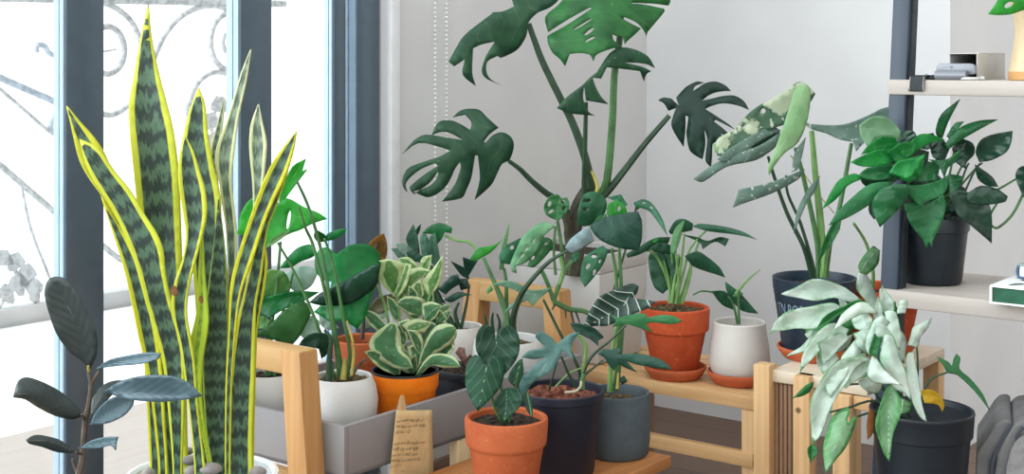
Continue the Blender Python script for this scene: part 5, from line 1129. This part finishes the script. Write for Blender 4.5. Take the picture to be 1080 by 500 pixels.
# books on the lower board
ua = 2.362; vr = on(1043.5, ua, 0)
bk = thing('leaf_print_book', UV(2.42, vr - .08, ZL_), 'white book with green page block and leaf print on the lower shelf', 'book')
ubox('front_cover', ua, ua + .17, vr - .21, vr, ZL_ + .0285, ZL_ + .0315, M['book_white'], bk, .0006)
ubox('back_cover', ua, ua + .17, vr - .21, vr, ZL_, ZL_ + .003, M['book_white'], bk, .0006)
ubox('spine', ua, ua + .17, vr - .004, vr, ZL_ + .003, ZL_ + .0285, M['book_white'], bk, .0005)
ubox('page_block', ua + .004, ua + .166, vr - .206, vr - .0045, ZL_ + .0031, ZL_ + .0284, M['book_green'], bk, .0003)
for k, (du, dv, L_, an) in enumerate(((.05, .055, .05, .4), (.075, .05, .06, .9), (.06, .085, .055, 2.2), (.095, .075, .06, 1.5), (.035, .035, .035, 2.7), (.045, .10, .05, .1))):
    q = []
    for i in range(14):
        a = 2 * math.pi * i / 14; x = L_ * .5 * math.cos(a); y = L_ * .2 * math.sin(a) * (1 + .25 * math.cos(3 * a))
        q.append((ua + du + x * math.cos(an) - y * math.sin(an), vr - dv + x * math.sin(an) + y * math.cos(an)))
    mesh_obj('leaf_print', [UV(a, b_, ZL_ + .0316) for a, b_ in q] + [UV(a, b_, ZL_ + .0320) for a, b_ in q], [tuple(range(14, 28))] + [(i, (i + 1) % 14, 14 + (i + 1) % 14, 14 + i) for i in range(14)], M['book_leaf'], bk, smooth=False)
b2u = 2.46; v2r = on(1070, b2u, 0); zb = ZL_ + .0325
bk2 = thing('blue_book', UV(2.52, v2r - .07, zb), 'blue-spined book lying on the leaf-print book at the frame edge', 'book')
ubox('front_cover', b2u, b2u + .13, v2r - .17, v2r - .004, zb + .0215, zb + .0245, M['book_top'], bk2, .001)
ubox('back_cover', b2u, b2u + .13, v2r - .17, v2r - .004, zb, zb + .003, M['book_blue'], bk2, .001)
lathe_pts = [UV(b2u, v2r - .002 - .004 * (1 - math.sin(math.pi * i / 8)), zb + .0245 * i / 8) for i in range(9)]
b = MB(); n = 9
b.add([p for p in lathe_pts] + [p + UV(.13, 0, 0) for p in lathe_pts] + [p + UV(0, -.004, 0) for p in lathe_pts] + [p + UV(.13, -.004, 0) for p in lathe_pts],
      [(i, i + 1, n + i + 1, n + i) for i in range(8)] + [(2 * n + i, 3 * n + i, 3 * n + i + 1, 2 * n + i + 1) for i in range(8)] + [(i, 2 * n + i, 2 * n + i + 1, i + 1) for i in range(8)] + [(n + i, n + i + 1, 3 * n + i + 1, 3 * n + i) for i in range(8)])
b.build('spine', M['book_blue'], bk2, 0, smooth=True)
ubox('page_block', b2u + .003, b2u + .127, v2r - .166, v2r - .0075, zb + .0031, zb + .0214, M['pages'], bk2, .0004)

# ------------------------------------------------------------------ grey bag on the floor at the right
bag = thing('canvas_bag', W(1068, HY, 2.34) * Vector((1, 1, 0)).length * 0 + Vector((W(1068, 60, 2.34).x, 2.34, 0)), 'grey canvas bag with dark zips standing at the right edge', 'bag')
def extr(name, q, Y0, Y1, mat, bev=.006):
    a = [W(x, y, Y0) for x, y in q]; n = len(q)
    bb = [Vector((p.x + (Y1 - Y0) * .35, Y1, p.z)) for p in a]
    return MB().add(a + bb, [tuple(range(n)), tuple(range(n, 2 * n))[::-1]] + [(i, n + i, n + (i + 1) % n, (i + 1) % n) for i in range(n)]).build(name, mat, bag, bev, 3)
yb = HY + F / 2.26
extr('body', [(1031, yb), (1029, 495), (1030, 479), (1034, 473), (1041, 463), (1049, 450), (1055, 444), (1063, 443), (1068, 446), (1066, 452), (1056, 470), (1049, 484), (1046, 500), (1046, yb)], 2.26, 2.44, M['bag'])
extr('front_panel', [(1049, yb), (1049, 500), (1052, 480), (1060, 464), (1069, 449), (1076, 444), (1092, 443), (1120, 446), (1128, 470), (1130, yb)], 2.245, 2.42, M['bag'])
extr('pocket', [(1060, yb), (1061, 494), (1066, 476), (1073, 463), (1084, 458), (1110, 460), (1118, yb)], 2.232, 2.244, M['linen'], .003)
for dx in (0, 3.2): tube('zip', [W(1045.5 + dx * .6 - x, y, 2.252) for x, y in ((-2, 560), (0, 500), (-2, 484), (-8, 471), (-17, 454), (-21, 448))], .0022, .0022, M['zip'], bag, 8)
tube('zip', [W(x, y, 2.236) for x, y in ((1078, 560), (1078, 500), (1074, 475), (1073, 461), (1079, 450))], .003, .003, M['zip'], bag, 8)

# ------------------------------------------------------------------ light and camera
w = bpy.data.worlds.new('overcast_sky'); scene.world = w; w.use_nodes = True
bg = w.node_tree.nodes['Background']; bg.inputs[0].default_value = (.96, .985, 1.0, 1)
wt_ = w.node_tree; wc = wt_.nodes.new('ShaderNodeTexCoord'); wd = wt_.nodes.new('ShaderNodeVectorMath'); wd.operation = 'DOT_PRODUCT'   # the overcast is brighter on the sun's side
wd.inputs[1].default_value = (-.97, -.15, .2); wt_.links.new(wc.outputs['Generated'], wd.inputs[0])
wm = wt_.nodes.new('ShaderNodeMapRange'); wm.inputs[1].default_value = -1; wm.inputs[2].default_value = 1; wm.inputs[3].default_value = .25; wm.inputs[4].default_value = 2.35
wf = wt_.nodes.new('ShaderNodeMapRange'); wf.inputs[1].default_value = -1; wt_.links.new(wd.outputs['Value'], wf.inputs[0])
wx = wt_.nodes.new('ShaderNodeMix'); wx.data_type = 'RGBA'; wx.inputs[6].default_value = (1, .955, .90, 1); wx.inputs[7].default_value = (.86, .955, 1.02, 1)
wt_.links.new(wf.outputs[0], wx.inputs[0]); wt_.links.new(wx.outputs[2], bg.inputs[0])
wt_.links.new(wd.outputs['Value'], wm.inputs[0]); wt_.links.new(wm.outputs[0], bg.inputs[1])
sl = bpy.data.lights.new('hazy_sun', 'SUN'); sl.energy = 1.6; sl.angle = math.radians(50); sl.color = (.84, .93, 1.0)
so = bpy.data.objects.new('hazy_sun', sl); COL.objects.link(so)
dirn = (UV(1.0, -.62, 0) + Vector((0, 0, -.45))).normalized()       # daylight enters through the glass doors on the left
so.rotation_euler = dirn.to_track_quat('-Z', 'Y').to_euler(); so.location = (-3, 3, 4)
cam = bpy.data.cameras.new('camera'); co = bpy.data.objects.new('camera', cam); COL.objects.link(co)
co.location = (0, 0, 1.0); co.rotation_euler = (math.pi / 2, 0, 0)
cam.sensor_fit = 'HORIZONTAL'; cam.sensor_width = 36; cam.lens = F / 1080 * 36; cam.shift_y = -(250 - HY) / 1080; cam.clip_start = .01
scene.camera = co
vs_ = scene.view_settings; scene.display_settings.display_device = 'sRGB'
vs_.view_transform = 'Standard'; vs_.look = 'None'; vs_.gamma = 1; vs_.use_curve_mapping = False; vs_.exposure = 0.45
